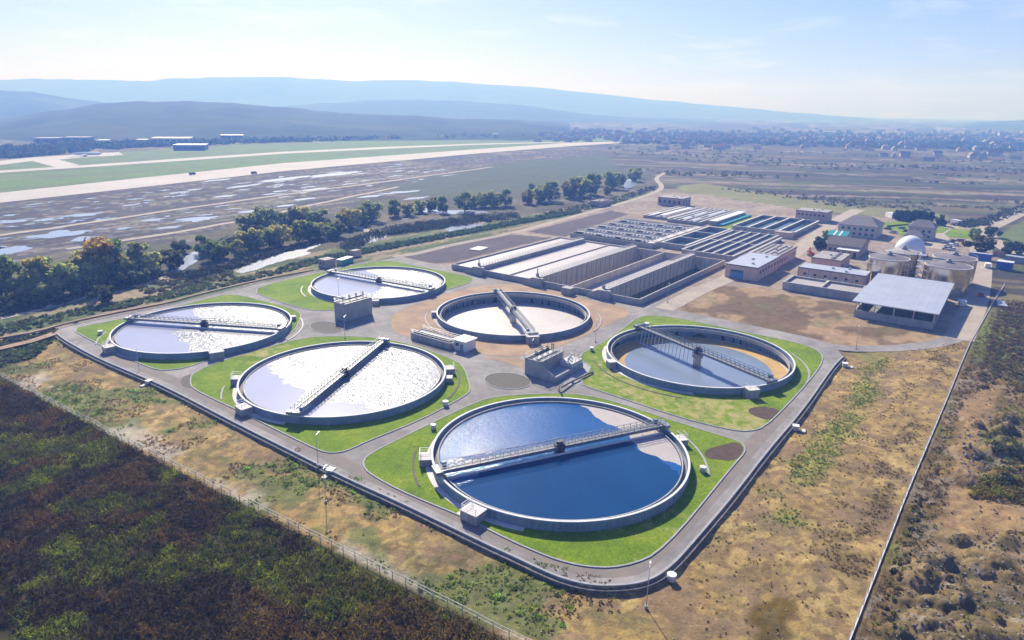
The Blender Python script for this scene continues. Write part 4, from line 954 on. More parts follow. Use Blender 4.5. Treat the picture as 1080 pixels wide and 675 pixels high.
for k, (xa, xb, ya, yb) in enumerate(((297, 312, 121, 124), (299, 345, 114.5, 118), (294, 306, 98, 101.5), (312, 330, 98, 101.5), (292, 304, 91.5, 94.5), (318, 346, 91.5, 94.5))):
    b = MB(); b.box(xa, xb, ya, yb, 1.9, 2.15); o = b.build('basin_cover', MT['roof_white'], None, ((xa+xb)/2, (ya+yb)/2, 1.9))
    props(o, ('short white cover on the far lane nearest the lone pink hall', 'longest white cover on the last pair of narrow settling lanes', 'short white cover at the near end of the middle grit lane', 'white cover halfway along the middle grit lane', 'short white cover at the near end of the grit lane beside the pipe gallery', 'long white cover on the grit lane beside the pipe gallery')[k], 'cover', 'white lane covers')
root = thing('pipe_gallery', 'long pale roofed pipe gallery beside a strip of green grass', 'gallery', (320, 82, 0))
b = MB(); b.box(296, 348, 79.8, 84.2, 0, 2.4); b.build('wall', MT['concrete'], root)
b = MB(); b.box(295.6, 348.4, 79.4, 84.6, 2.4, 2.6); b.build('roof', MT['roof_white'], root)
b = MB(); b.box(296, 348, 75.6, 79.3, .0, 1.0); b.build('side_channel', MT['roof_teal'], root)
sheet('lawn', [(284, 69.4), (345, 69.4), (347, 75.2), (286, 75.2)], .06, MT['lawn'], colfn=drift(61, .05, .2), grid=6)
root = thing('sludge_line', 'thick pale pipe line on short saddles in front of the long settler', 'pipe', (236, 34.6, 0))
b = MB()
for k in range(12): b.cbox(206+k*5.6, 34.6, 0, .8, 1.4, 1.0)
b.build('saddle', MT['concrete'], root)
b = MB(); b.bar((204, 34.6, 1.5), (270, 34.6, 1.5), 1.1, 1.1); b.build('pipe', MT['concrete_light'], root)

# ================================================================== BUILDINGS
def windows(root, wall_obj, face, a0, a1, z0, z1, n, w, fixed, mt='window', name='window'):
    for k in range(n):
        c = a0+(a1-a0)*(k+.5)/n; b = MB()
        if face == 'x': b.box(fixed-.06, fixed+.03, c-w/2, c+w/2, z0, z1)
        else: b.box(c-w/2, c+w/2, fixed-.06, fixed+.03, z0, z1)
        o = b.build(name, MT[mt], wall_obj)
        b = MB()
        if face == 'x': b.box(fixed-.12, fixed+.02, c-w/2-.1, c+w/2+.1, z0-.14, z0-.01)
        else: b.box(c-w/2-.1, c+w/2+.1, fixed-.12, fixed+.02, z0-.14, z0-.01)
        if name == 'window': b.build('sill', MT['concrete_light'], o)
def flat_building(name, lab, cat, x0, x1, y0, y1, h, wall, roof, trim='trim_dark', par=.25, group=None):
    root = thing(name, lab, cat, ((x0+x1)/2, (y0+y1)/2, 0), group)
    b = MB(); b.box(x0, x1, y0, y1, -.05, h); w = b.build('wall', MT[wall], root)
    b = MB(); b.box(x0-.25, x1+.25, y0-.25, y1+.25, h, h+par); b.build('fascia', MT[trim], root)
    b = MB(); b.box(x0+.1, x1-.1, y0+.1, y1-.1, h+par, h+par+.1); r = b.build('roof', MT[roof], root)
    if x1-x0 > 9:
        for k in range(3):
            b = MB(); vx, vy = x0+(x1-x0)*(.2+.3*k), y0+(y1-y0)*(.3+.22*(k % 2)); b.box(vx-.45, vx+.45, vy-.45, vy+.45, h+par+.1, h+par+.75); b.build('roof_vent', MT['galv'], r)
    return root, w, r
root, w, r = flat_building('plant_building', 'salmon flat roofed building with a blue gate, at the corner of the big basin', 'building', 171.5, 201, 16, 29.2, 5.3, 'salmon', 'roof_blue')
b = MB(); b.box(171.38, 171.5, 21.6, 27.0, 0, 3.6); g = b.build('gate', MT['gate_blue'], root)
b = MB(); b.box(171.3, 171.37, 22.0, 26.6, 2.8, 3.3); b.build('gate_window', MT['window'], g)
windows(root, w, 'y', 173, 200, 2.6, 4.0, 7, 1.8, 16.0)
for k in range(7):
    b = MB(); b.box(172.0+k*4.6, 172.3+k*4.6, 15.86, 16.0, 0, 5.2); b.build('pilaster', MT['pinkgrey'], root)
root, w, r = flat_building('plant_building', 'salmon building with dark roof strips, joined behind the one with the blue gate', 'building', 204, 232, 17.0, 27.6, 4.8, 'salmon', 'roof_grey')
for k in range(4):
    b = MB(); b.box(206, 230, 18.2+k*2.5, 19.0+k*2.5, 5.16, 5.32); b.build('skylight', MT['trim_dark'], r)
windows(root, w, 'y', 205, 231, 1.6, 3.2, 8, 1.5, 17.0)
root, w, r = flat_building('plant_building', 'long low pink building with a pale blue roof behind the open twin tank', 'building', 188.5, 198.6, -20.5, 4.8, 4.5, 'salmon', 'roof_blue')
windows(root, w, 'x', -19.5, 4, 1.9, 2.8, 6, 1.1, 188.5)
for k in range(7):
    b = MB(); b.box(188.36, 188.5, -20.3+k*4.15, -20.0+k*4.15, 0, 4.5); b.build('pilaster', MT['pinkgrey'], root)
for k in range(3):
    b = MB(); b.box(188.3, 188.5, -13+k*6.2, -11.8+k*6.2, .8, 1.8); b.build('air_conditioner', MT['white_paint'], root)
root, w, r = flat_building('plant_building', 'square tan building with a grey roof behind the long pink one', 'building', 212.5, 231.5, -6.5, 5.6, 4.5, 'salmon', 'roof_grey')
b = MB(); b.box(213.5, 230.5, -3.2, -2.0, 4.86, 5.1); b.build('roof_ridge', MT['roof_dark'], r)
windows(root, w, 'y', 213, 231, 1.5, 3.0, 5, 1.5, -6.5)
def gable(name, lab, cat, x0, x1, y0, y1, h, rh, wall, roof, axis='x', hip=0, over=.6, group=None):
    root = thing(name, lab, cat, ((x0+x1)/2, (y0+y1)/2, 0), group)
    b = MB(); b.box(x0, x1, y0, y1, -.05, h)
    if not hip:
        if axis == 'x':
            m = (y0+y1)/2; b.add([(x0, y0, h), (x0, y1, h), (x0, m, h+rh)], [(0, 2, 1)]); b.add([(x1, y0, h), (x1, y1, h), (x1, m, h+rh)], [(0, 1, 2)])
        else:
            m = (x0+x1)/2; b.add([(x0, y0, h), (x1, y0, h), (m, y0, h+rh)], [(0, 1, 2)]); b.add([(x0, y1, h), (x1, y1, h), (m, y1, h+rh)], [(0, 2, 1)])
    w = b.build('wall', MT[wall], root)
    X0, X1, Y0, Y1 = x0-over, x1+over, y0-over, y1+over; b = MB(); t = .18
    if axis == 'x':
        m = (y0+y1)/2; ra, rb = X0+hip, X1-hip; q = [(X0, Y0, h), (X1, Y0, h), (X1, Y1, h), (X0, Y1, h), (ra, m, h+rh), (rb, m, h+rh)]
        f = [(0, 1, 5, 4), (2, 3, 4, 5)]+([(1, 2, 5), (3, 0, 4)] if hip else [])
    else:
        m = (x0+x1)/2; ra, rb = Y0+hip, Y1-hip; q = [(X0, Y0, h), (X1, Y0, h), (X1, Y1, h), (X0, Y1, h), (m, ra, h+rh), (m, rb, h+rh)]
        f = [(1, 2, 5, 4), (3, 0, 4, 5)]+([(0, 1, 4), (2, 3, 5)] if hip else [])
    b.add([(p[0], p[1], p[2]+t) for p in q], f); b.add([(p[0], p[1], p[2]+.01) for p in q], [tuple(reversed(i)) for i in f])
    b.add([(X0, Y0, h+.01), (X1, Y0, h+.01), (X1, Y1, h+.01), (X0, Y1, h+.01), (X0, Y0, h+t), (X1, Y0, h+t), (X1, Y1, h+t), (X0, Y1, h+t)], [(0, 1, 5, 4), (1, 2, 6, 5), (2, 3, 7, 6), (3, 0, 4, 7)])
    b.build('roof', MT[roof], root); return root, w
root, w = gable('workshop', 'dark roofed pink workshop in front of the teal roof', 'building', 253.5, 274, -6.5, 8.5, 4.2, 2.6, 'pinkgrey', 'roof_dark', 'y')
windows(root, w, 'x', -6, 8, 1.2, 2.8, 6, 1.3, 253.5)
root, w, r = flat_building('lean_to', 'lean-to with a pale grey roof against the dark roofed workshop', 'shed', 247.5, 253.1, -6.8, 3.0, 3.2, 'pinkgrey', 'roof_white', par=.12)
b = MB()
for k in range(4): b.box(247.38, 247.5, -6+k*2.4, -4.6+k*2.4, 0, 2.6)
b.build('opening', MT['trim_dark'], root)
root, w = gable('storage_shed', 'storage shed with a teal sheet roof and two white roof strips', 'shed', 284.5, 300, 6.5, 15, 3.8, 1.4, 'cream', 'roof_teal', 'y')
b = MB(); m = (284.5+300)/2
for y in (9.2, 11.9):
    b.add([(283.9, y, 4.02), (283.9, y+.8, 4.02), (m, y+.8, 5.42), (m, y, 5.42)], [(0, 3, 2, 1)])
b.build('roof_strip', MT['white_paint'], root)
root, w = gable('office_house', 'large grey roofed house beside the tree lined lawn, left of the dome', 'house', 312, 332, -3.5, 16, 6.0, 4.2, 'cream', 'roof_slate', 'y', hip=6)
windows(root, w, 'x', -3, 15, 3.6, 5.0, 6, 1.3, 312.0); windows(root, w, 'x', -3, 15, .9, 2.3, 6, 1.3, 312.0)
root, w = gable('dwelling_house', 'tall cream house with a slate hip roof behind the white dome', 'house', 327, 338, -29, -16.5, 6.4, 3.4, 'cream', 'roof_slate', 'y', hip=4)
windows(root, w, 'x', -28, -17, 3.8, 5.2, 4, 1.2, 327.0); windows(root, w, 'x', -28, -17, 1.0, 2.3, 4, 1.2, 327.0)
root, w = gable('dwelling_house', 'lower slate roofed annex touching the dome side of the tall cream house', 'house', 311, 319, -25.5, -17, 3.6, 2.8, 'cream', 'roof_slate', 'y', hip=3)
windows(root, w, 'x', -25, -17.5, 1.1, 2.4, 3, 1.2, 311.0)
root, w, r = flat_building('pump_hall', 'pink flat roofed hall standing alone by the far track beyond the settlers', 'building', 357, 372, 127.5, 146, 5.5, 'pinkgrey', 'roof_grey')
windows(root, w, 'x', 128, 146, 1.6, 4.2, 5, 1.8, 357.0); windows(root, w, 'y', 357.5, 371.5, 1.6, 4.2, 3, 1.8, 127.5)
root, w, r = flat_building('screen_house', 'long pink walled building at the back of the dark filter lanes', 'building', 352, 366, 31, 49.5, 6.0, 'pinkgrey', 'roof_grey')
windows(root, w, 'x', 32, 49, 3.4, 4.6, 7, 1.2, 352.0)
root, w, r = flat_building('pump_house', 'small pink box building beside the four dark filter lanes', 'building', 279.6, 286, 32.5, 41.5, 2.9, 'salmon', 'roof_grey', par=.12)
x, y = W(345, 281)
root, w, r = flat_building('gate_house', 'small brick pink hut at the river side road, next to a blue container', 'hut', x-2.6, x+2.6, y-2.4, y+2.4, 3.2, 'pinkgrey', 'roof_grey', par=.15)
windows(root, w, 'x', y-2, y+2, 1.2, 2.3, 2, 1.0, x-2.6)
x, y = W(375, 270)
root, w, r = flat_building('gate_house', 'tiny pale hut beyond the river side road hut', 'hut', x-2, x+2, y-1.6, y+1.6, 2.6, 'salmon', 'roof_grey', par=.12)
x, y = W(632, 217)
root, w, r = flat_building('store', 'low purple grey store at the end of the grass bank by the river', 'building', x-6, x+8, y-4, y+4, 3.6, 'pinkgrey', 'roof_slate', par=.15)

# ---- open twin tank, hall, digesters, dome
root = tank_block('open concrete twin tank with brown sludge in front of the long pink building', 165.4, 178.6, -22.6, 4.0, 1, 2, 3.0, 2.3, 'scum', 'concrete', walks=False, name='sludge_tank', top='concrete')
HX0, HX1, HY0, HY1 = 143.6, 188.5, -48.6, -25.4
root = thing('storage_hall', 'open sided hall with a big pale blue sheet roof in front of the digesters', 'hall', ((HX0+HX1)/2, (HY0+HY1)/2, 0))
b = MB(); b.box(HX0, HX0+.4, HY0, HY1, -.1, 2.4); b.build('parapet_wall', MT['concrete'], root)
b = MB(); b.box(HX1-.4, HX1, HY0, HY1, -.1, 2.4); b.build('parapet_wall', MT['concrete'], root)
for y in (HY0, HY1-.4):
    b = MB(); b.box(HX0+.42, HX1-.42, y, y+.4, -.1, 2.4); b.build('parapet_wall', MT['concrete'], root)
b = MB(); b.box(HX0+.42, HX1-.42, HY0+.42, HY1-.42, -.05, .06); b.build('floor', MT['concrete_dark'], root)
zf, zr = 5.3, 6.2
for k in range(5):
    y = HY0+.2+(HY1-HY0-.4)*k/4
    for x, h in ((HX0+.2, zf), (HX1-.2, zr)):
        b = MB(); b.box(x-.15, x+.15, y-.15, y+.15, 2.4, h); b.build('column', MT['galv'], root)
for k in range(1, 7):
    for y in (HY0+.2, HY1-.2):
        x = HX0+(HX1-HX0)*k/7; b = MB(); b.box(x-.15, x+.15, y-.15, y+.15, 2.4, zf+(zr-zf)*k/7-.06); b.build('column', MT['galv'], root)
for k in range(12):
    ya = HY0-1.0+(HY1-HY0+2)*k/12; yb = HY0-1.0+(HY1-HY0+2)*(k+1)/12-.02; b = MB(); xa, xb = HX0-.6, HX1+.9
    za = zf-.03; q = [(xa, ya, za), (xb, ya, zr+.1), (xb, yb, zr+.1), (xa, yb, za)]
    b.add(q+[(p[0], p[1], p[2]+.16) for p in q], [(0, 3, 2, 1), (4, 5, 6, 7), (0, 1, 5, 4), (1, 2, 6, 5), (2, 3, 7, 6), (3, 0, 4, 7)]); b.build('roof_sheet', MT['roof_blue'], root)
b = MB(); b.box(HX0-.8, HX0-.6, HY0-1, HY1+1, zf-.12, zf+.05); b.build('gutter', MT['galv'], root)
for k, (px, py, s) in enumerate(((933, 322, 2.2), (942, 321, 1.6))):
    x, y = HX0+3, -33-k*4; b = MB(); b.cyl(x, y, .06, 1.4*s*.6, s, s*.2, 9, smooth=False); o = b.build('rubble_pile', MT['concrete_light'], None, (x, y, .06)); props(o, 'pale heap of lime behind the parapet of the open hall, %s one' % ('larger' if k == 0 else 'smaller'), 'heap')
DH = 10.2
digs = [((204.5, -25.3), 'metal clad digester drum behind the long pink building, gleaming yellow', 7.4), ((203.5, -45.8), 'metal clad digester drum close behind the open hall, facing the fence', 8.0),
        ((222, -28), 'digester with a brown top, hidden between the white dome and the gleaming drum', 6.6), ((222.5, -46.3), 'digester behind the drum nearest the fence, only its top ring clear', 7.8)]
for i, ((x, y), lab, r) in enumerate(digs):
    root = thing('digester', lab, 'digester', (x, y, 0), 'metal clad digesters')
    b = MB(); b.lathe(x, y, [(r, -.1), (r, DH)], 64); b.build('cladding', MT['cladding'], root)
    b = MB()
    for z in (2.6, 5.2, 7.8): b.lathe(x, y, [(r+.04, z), (r+.04, z+.12), (r, z+.12)], 64, smooth=False)
    b.build('band', MT['galv'], root)
    b = MB(); b.lathe(x, y, [(r+.12, DH-.3), (r+.12, DH+.18), (r-.3, DH+.18), (r-.3, DH)], 64, smooth=False); b.build('top_ring', MT['concrete_light'], root)
    b = MB(); b.lathe(x, y, [(r-.28, DH+.02), (r*.35, DH+1.0), (.01, DH+1.15)], 48); b.build('roof', MT['roof_slate'] if i != 2 else MT['scum'], root)
    b = MB(); b.cyl(x, y, DH+1.1, DH+2.0, 1.1, n=16); b.cyl(x, y, DH+2.0, DH+2.6, .5, n=12); b.build('mixer', MT['grey_paint'], root)
    b = MB(); b.bar((x, y, DH+1.3), (x+r*.7, y+r*.7, DH+.5), 1.0, .12); b.build('roof_walkway', MT['galv'], root)
    b = MB()
    for k in range(36):
        a = 2*math.pi*k/36; a2 = 2*math.pi*(k+1)/36; p = (x+(r-.1)*math.cos(a), y+(r-.1)*math.sin(a)); q = (x+(r-.1)*math.cos(a2), y+(r-.1)*math.sin(a2))
        b.bar((*p, DH+.15), (*p, DH+1.2), .07); b.bar((*p, DH+1.2), (*q, DH+1.2), .07)
    b.build('handrail', MT['galv'], root)
x, y = 275.5, -24.5
root = thing('gas_holder', 'white dome shaped gas holder behind the digesters', 'gas holder', (x, y, 0))
b = MB(); b.lathe(x, y, [(7.0, 0), (7.0, 1.0), (6.8, 1.0)], 64, smooth=False); b.build('base_ring', MT['concrete'], root)
b = MB(); b.lathe(x, y, [(6.8*math.cos(t)+.01, 1.0+8.2*math.sin(t)) for t in np.linspace(-.05, math.pi/2, 18)], 64); b.build('membrane', MT['dome'], root)
root = thing('stair_tower', 'dark steel stair tower between the two front digesters', 'stair tower', (211, -36, 0))
b = MB()
for i in (-1.3, 1.3):
    for j in (-1.6, 1.6): b.bar((211+i, -36+j, 0), (211+i, -36+j, 12.2), .22)
b.build('post', MT['dark_metal'], root)
for k in range(5):
    b = MB(); z = 2+k*2.4; b.box(209.6, 212.4, -37.7, -34.3, z, z+.12); b.bar((210, -37.4, z-2.2), (210, -34.6, z), .8, .15); b.build('flight', MT['galv'], root)

# ================================================================== SMALL THINGS IN THE PLANT
def make_car(name, lab, cat, x, y, rz, paint, length=4.3, van=False, group=None):
    root = thing(name, lab, cat, (x, y, gz(x, y)+.05), group); root.rotation_euler = (0, 0, rz)
    L, Wd = length/2, .9 if not van else 1.0; b = MB()
    if van: pr = [(-L, .35), (-L, 2.1), (L-1.3, 2.15), (L-.6, 1.25), (L, 1.0), (L, .35)]
    else: pr = [(-L, .35), (-L, .92), (-L+.5, 1.0), (L-1.2, .98), (L-.1, .8), (L, .35)]
    n = len(pr); vs = [(p[0], -Wd, p[1]) for p in pr]+[(p[0], Wd, p[1]) for p in pr]
    b.add(vs, [tuple(range(n)), tuple(range(2*n-1, n-1, -1))]+[(k, n+k, n+(k+1) % n, (k+1) % n) for k in range(n)]); b.build('body', MT[paint], root, local=True)
    if not van:
        b = MB(); q = [(-L+.45, .98), (-L+1.0, 1.45), (L-2.0, 1.47), (L-1.15, .97)]; vs = [(p[0], -.8 if p[1] < 1 else -.66, p[1]) for p in q]+[(p[0], .8 if p[1] < 1 else .66, p[1]) for p in q]
        b.add(vs, [(0, 1, 2, 3), (7, 6, 5, 4), (0, 4, 5, 1), (2, 6, 7, 3)]); b.build('window', MT['window'], root, local=True)
        b = MB(); b.box(-L+1.0, L-2.0, -.67, .67, 1.455, 1.5); b.build('roof', MT[paint], root, local=True)
    else:
        b = MB(); b.add([(L-1.27, -.85, 2.12), (L-1.27, .85, 2.12), (L-.58, .85, 1.3), (L-.58, -.85, 1.3)], [(0, 3, 2, 1)]); b.build('window', MT['window'], root, local=True)
    for i in (-L+.8, L-.85):
        for j in (-Wd+.08, Wd-.08):
            b = MB(); b.lathe(0, 0, [(.02, -.1), (.32, -.1), (.32, .1), (.02, .1)], 14, smooth=False); o = b.build('wheel', MT['rubber'], root, local=True); o.rotation_euler = (math.pi/2, 0, 0); o.location = (i, j, .32)
    return root
x, y = W(1034, 312); make_car('car', 'red car on the dirt track between the digester shadows and the fence', 'car', x, y, .1, 'red_paint', 4.5)
x, y = W(1014, 322); make_car('van', 'pale van in the shade right beside the open hall', 'van', x, y, .2, 'white_paint', 5, True)
x, y = W(1041, 282); make_car('van', 'white van on the track near the blue container', 'van', x, y, .1, 'white_paint', 5, True)
cols = ['grey_paint', 'white_paint', 'black_paint', 'white_paint', 'grey_paint', 'red_paint', 'white_paint', 'black_paint', 'grey_paint', 'white_paint', 'blue_paint']
cn = {'grey_paint': 'grey', 'white_paint': 'white', 'black_paint': 'black', 'red_paint': 'dark red', 'blue_paint': 'blue'}
spots = [(997, 257), (1000, 260), (1004, 255), (1007, 259), (1011, 254.5), (1015, 255), (1019, 256), (1023, 257.5), (998, 263), (1004, 264), (1027, 259)]
where = ['nearest the dirt lane', 'second in from the dirt lane', 'at the back row corner by the lawn', 'in the front middle of the lot', 'at the lawn edge, middle', 'at the lawn edge beside the grey one', 'among white ones under the lawn', 'near the far end of the lot', 'nearest the digester ring, first', 'nearest the digester ring, second', 'at the far end of the lot']
for (px, py), c_, w_ in zip(spots, cols, where):
    x, y = W(px, py); make_car('parked_car', '%s car in the crowded lot, %s' % (cn[c_], w_), 'car', x, y, random.choice((.2, 1.7, 1.5)), c_, 4.4, False, 'cars parked in the lot behind the digesters')
for (px, py), c_, l_ in (((936, 242), 'black_paint', 'black car at the edge of the narrow lawn beside the grey roofed house'), ((951, 241.5), 'grey_paint', 'grey car standing on the drive beside the narrow lawn'), ((942, 246), 'grey_paint', 'grey car parked below the narrow lawn in front of the tall cream house')):
    x, y = W(px, py); make_car('parked_car', l_, 'car', x, y, 1.2, c_, 4.4)
def box_thing(name, lab, cat, px, py, l, w, h, rz, mt, top=None):
    x, y = W(px, py); root = thing(name, lab, cat, (x, y, gz(x, y))); root.rotation_euler = (0, 0, rz)
    b = MB(); b.box(-l/2, l/2, -w/2, w/2, .1, h); b.build('body', MT[mt], root, local=True)
    b = MB(); b.box(-l/2-.05, l/2+.05, -w/2-.08, w/2+.08, h, h+.12); b.build('roof', MT[top or mt], root, local=True)
    b = MB(); b.box(-l/2-.06, -l/2, -w/2+.2, w/2-.2, .2, h-.2); b.build('door', MT['grey_paint'], root, local=True)
    return root
box_thing('container', 'dark blue container with a white roof by the track behind the nearest digester', 'container', 1033, 274, 9, 3, 3.2, 1.55, 'blue_paint', 'roof_blue')
box_thing('container', 'bright blue container box on the far side of the fence', 'container', 1059, 284, 6, 4.4, 3.6, 1.5, 'blue_paint', 'roof_white')
box_thing('container', 'grey blue long container furthest outside the fence', 'container', 1073, 277, 10, 3.2, 2.8, 1.3, 'grey_paint', 'roof_blue')
box_thing('container', 'teal container beside the hut at the river side road', 'container', 364, 278, 8, 3, 2.4, .25, 'roof_teal', 'roof_blue')
box_thing('container', 'white container cabin by the dirt roads junction', 'container', 1008, 237, 6, 3, 3, .8, 'white_paint', 'roof_white')
box_thing('container', 'small white cabin under the row of round trees', 'container', 940, 229.5, 9, 4, 3, .6, 'white_paint', 'roof_white')
box_thing('container', 'orange skip standing by the fence near the vans', 'skip', 1053, 270, 4, 2.4, 1.8, .5, 'orange_paint')
x, y = W(1050, 322+6); root = thing('sheet_cover', 'pale grey sheet lying outside the fence at the edge of the brush', 'sheet', (x, y, gz(x, y)))
b = MB(); px_ = [W(1051, 323), W(1063, 324.5), (W(1059, 319.5)), W(1052, 317.5)]; b.prism(px_, .25, .5); b.build('board', MT['roof_blue'], root)
for px, py in ((1022, 259), (1014, 262.5)): pass
x, y = W(485, 0+600-330)  # far valve cabinet on the grey soil field is left to the soil
x, y = W(505, 262.5); b = MB(); b.cbox(x, y, 0, 9, 6, .35, .2); o = b.build('concrete_slab', MT['concrete_light'], None, (x, y, 0)); props(o, 'pale square slab lying on the grey soil field left of the big basin', 'slab')
# excavator
x, y = W(855, 270); root = thing('excavator', 'small rust red excavator on the dusty yard behind the salmon buildings', 'excavator', (x, y, .02)); root.rotation_euler = (0, 0, .6)
for s in (-.9, .9):
    b = MB(); b.box(-1.6, 1.6, s-.25, s+.25, 0, .75); b.build('track', MT['rubber'], root, local=True)
b = MB(); b.box(-1.5, 1.0, -1.1, 1.1, .85, 1.9); b.build('body', MT['red_paint'], root, local=True)
b = MB(); b.box(-.1, 1.2, .1, 1.1, 1.95, 3.0); b.build('cab', MT['orange_paint'], root, local=True)
b = MB(); b.bar((1.0, -.4, 1.4), (3.0, -.4, 3.6), .4); b.bar((3.0, -.4, 3.6), (4.4, -.4, 1.6), .32); b.build('boom', MT['red_paint'], root, local=True)
b = MB(); b.box(4.1, 4.9, -.9, .1, .9, 1.6); b.build('bucket', MT['dark_metal'], root, local=True)
# drain heads by the road
for px, py, lab in ((157.5, 404.5, 'white drain head on the verge below the far left tank'), (349, 499, 'white drain head on the verge by the second lane junction'), (839, 452.5, 'white drain head on the dry verge by the right hand road'), (891, 386, 'small white drain head in the ditch at the road fork')):
    x, y = W(px, py, -.7); root = thing('drain_head', lab, 'drain', (x, y, -.8), 'drain heads along the verge')
    b = MB(); b.cbox(x, y, -.85, 1.2, 1.2, .95, .3); b.build('box', MT['concrete_light'], root)
    b = MB(); b.cbox(x, y, .1, 1.4, 1.4, .12, .3); b.build('lid', MT['white_paint'], root)
    b = MB(); b.cbox(x-1.6 if px < 600 else x, y-.3 if px < 600 else y-1.6, -.85, 1.4, .9, .35, .3); b.build('wing_wall', MT['concrete_light'], root)
for px, py, lab, r in ((708, 612, 'white round manhole ring just outside the bend of the perimeter road', .85), (741, 497.5, 'white round manhole ring on the lawn beside the deep blue tank, right side', .75), (457, 452.5, 'white manhole ring at the lane side edge of the deep blue tank lawn', .7),
                       (470, 427.5, 'white manhole ring on the lane between glaring white tank and deep blue tank', .8), (624, 370, 'white manhole ring on the lawn tip left of the nearly empty tank', .7), (682, 344, 'white vent box at the back edge of the nearly empty tank lawn', .9), (106, 352.5, 'white manhole ring on the lawn left of the far left tank', .8)):
    out_ = py > 600; z0 = -.85 if out_ else .08; x, y = W(px, py, z0); root = thing('manhole', lab, 'manhole', (x, y, z0), 'white manhole rings')
    b = MB(); r *= .78; b.cyl(x, y, z0, z0+1.0, r, n=20); b.build('ring', MT['concrete_light'], root)
    b = MB(); b.cyl(x, y, z0+1.0, z0+1.1, r+.05, n=20); b.build('lid', MT['white_paint'], root)
# street lamps
LAMPS = [(147.4, 394, 'on the verge below the far left tank'), (335.7, 492, 'on the road edge by the glaring white tank'), (343.5, 530, 'on the dry verge left of the deep blue tank'), (681.5, 641, 'at the front bend of the perimeter road'), (357.5, 313, 'between the far tank and the tall chamber block'),
         (364, 357, 'on the lane in front of the tall chamber block'), (704, 319, 'at the front corner of the big basin'), (628, 361, 'on the lane between pale foam tank and nearly empty tank'), (902.7, 368, 'at the road fork near the fence'), (561, 384, 'in front of the pump block'), (470, 262, 'on the river side road by the grey soil field')]
lp = None
for px, py, wv in LAMPS:
    outside = (px, py) in ((147.4, 394), (343.5, 530), (681.5, 641)); z0 = -.85 if outside else 0; x, y = W(px, py, z0); lab = 'grey lamp post '+wv
    if lp is None:
        lp = thing('lamp_post', lab, 'lamp post', (x, y, z0), 'lamp posts along the plant roads')
        b = MB(); b.cyl(0, 0, 0, 6.6, .075, .045, 8); b.build('pole', MT['galv'], lp, local=True)
        b = MB(); b.bar((0, 0, 6.6), (.8, .3, 6.75), .1); b.build('arm', MT['galv'], lp, local=True)
        b = MB(); b.cbox(.9, .33, 6.7, .6, .26, .13, .36); b.build('lamp_head', MT['white_paint'], lp, local=True); b = MB(); b.cyl(0, 0, -.1, .4, .25, n=8); b.build('footing', MT['concrete'], lp, local=True)
    else:
        o = copy_tree(lp); o.location = (x, y, z0); o['label'] = lab

# ---- fences
def fence(name, lab, line, mats, step, h, rails, plinth, zf):
    root = thing(name, lab, 'fence', (line[0][0], line[0][1], 0)); L = []
    for a, b2 in zip(line, line[1:]):
        a, b2 = Vector(a), Vector(b2); n = max(1, round((b2-a).length/step)); L += [a.lerp(b2, k/n) for k in range(n)]
    L.append(Vector(line[-1])); b = MB(); b.cyl(0, 0, -.3, h, .045 if plinth else .07, n=6); pm = bpy.data.meshes.new('post'); pm.from_pydata(b.v, [], b.f); pm.materials.append(MT[mats[0]]); zs = [zf(p.x, p.y) for p in L]
    for p, z in zip(L, zs):
        o = bpy.data.objects.new('post', pm); COL.objects.link(o); o.parent = root; o.location = Vector((p.x, p.y, z+plinth))-ORIG[root]
    for zr_ in rails:
        b = MB()
        for k in range(len(L)-1): b.bar((L[k].x, L[k].y, zs[k]+zr_), (L[k+1].x, L[k+1].y, zs[k+1]+zr_), *mats[2])
        b.build('rail', MT[mats[1]], root)
    if plinth:
        b = MB()
        for k in range(len(L)-1): b.bar((L[k].x, L[k].y, zs[k]+plinth/2-.2), (L[k+1].x, L[k+1].y, zs[k+1]+plinth/2-.2), .2, plinth+.4)
        b.build('plinth', MT['concrete_light'], root)
    return root
fence('wire_fence', 'long straight fence on a pale concrete plinth along the right hand waste ground', FENCE_R, ('galv', 'galv', (.025, .025)), 3.2, 1.5, (.85, 1.75), .3, gz)
fence('post_fence', 'pale post and rail fence dividing the dark weeds from the dry verge', FENCE_L, ('fence_wood', 'fence_wood', (.07, .09)), 2.6, 1.35, (.75, 1.35), 0, gz)

# ================================================================== VEGETATION
def leaf_quads(C, s, colr, up=.35, aspect=1.0):
    """one small leaf-sized quad per centre: C (n,3), s (n,), colr (n,3)"""
    n = len(C); d = rng.normal(size=(n, 3)); d[:, 2] = np.abs(d[:, 2])*.6+up; d /= np.linalg.norm(d, axis=1)[:, None]
    t = rng.normal(size=(n, 3)); t -= (t*d).sum(1)[:, None]*d; t /= np.linalg.norm(t, axis=1)[:, None]; b = np.cross(d, t)
    t = t*(s*.5*aspect)[:, None]; b = b*(s*.5)[:, None]
    V = np.stack([C-t-b*.6, C+t*.9-b, C+t+b*.8, C-t*.8+b], 1).reshape(-1, 3); F = np.arange(4*n).reshape(n, 4)
    return V, F, np.repeat(colr, 4, 0)
def blades(C, h, w, colr, lean=.45):
    n = len(C); a = rng.uniform(0, 2*np.pi, n); ln = rng.normal(size=(n, 2))*lean; d = np.stack([np.cos(a), np.sin(a), 0*a], 1)*(w*.5)[:, None]
    top = C+np.stack([ln[:, 0]*h, ln[:, 1]*h, h], 1)
    V = np.stack([C-d, C+d, top], 1).reshape(-1, 3); return V, np.arange(3*n).reshape(n, 3), np.repeat(colr, 3, 0)
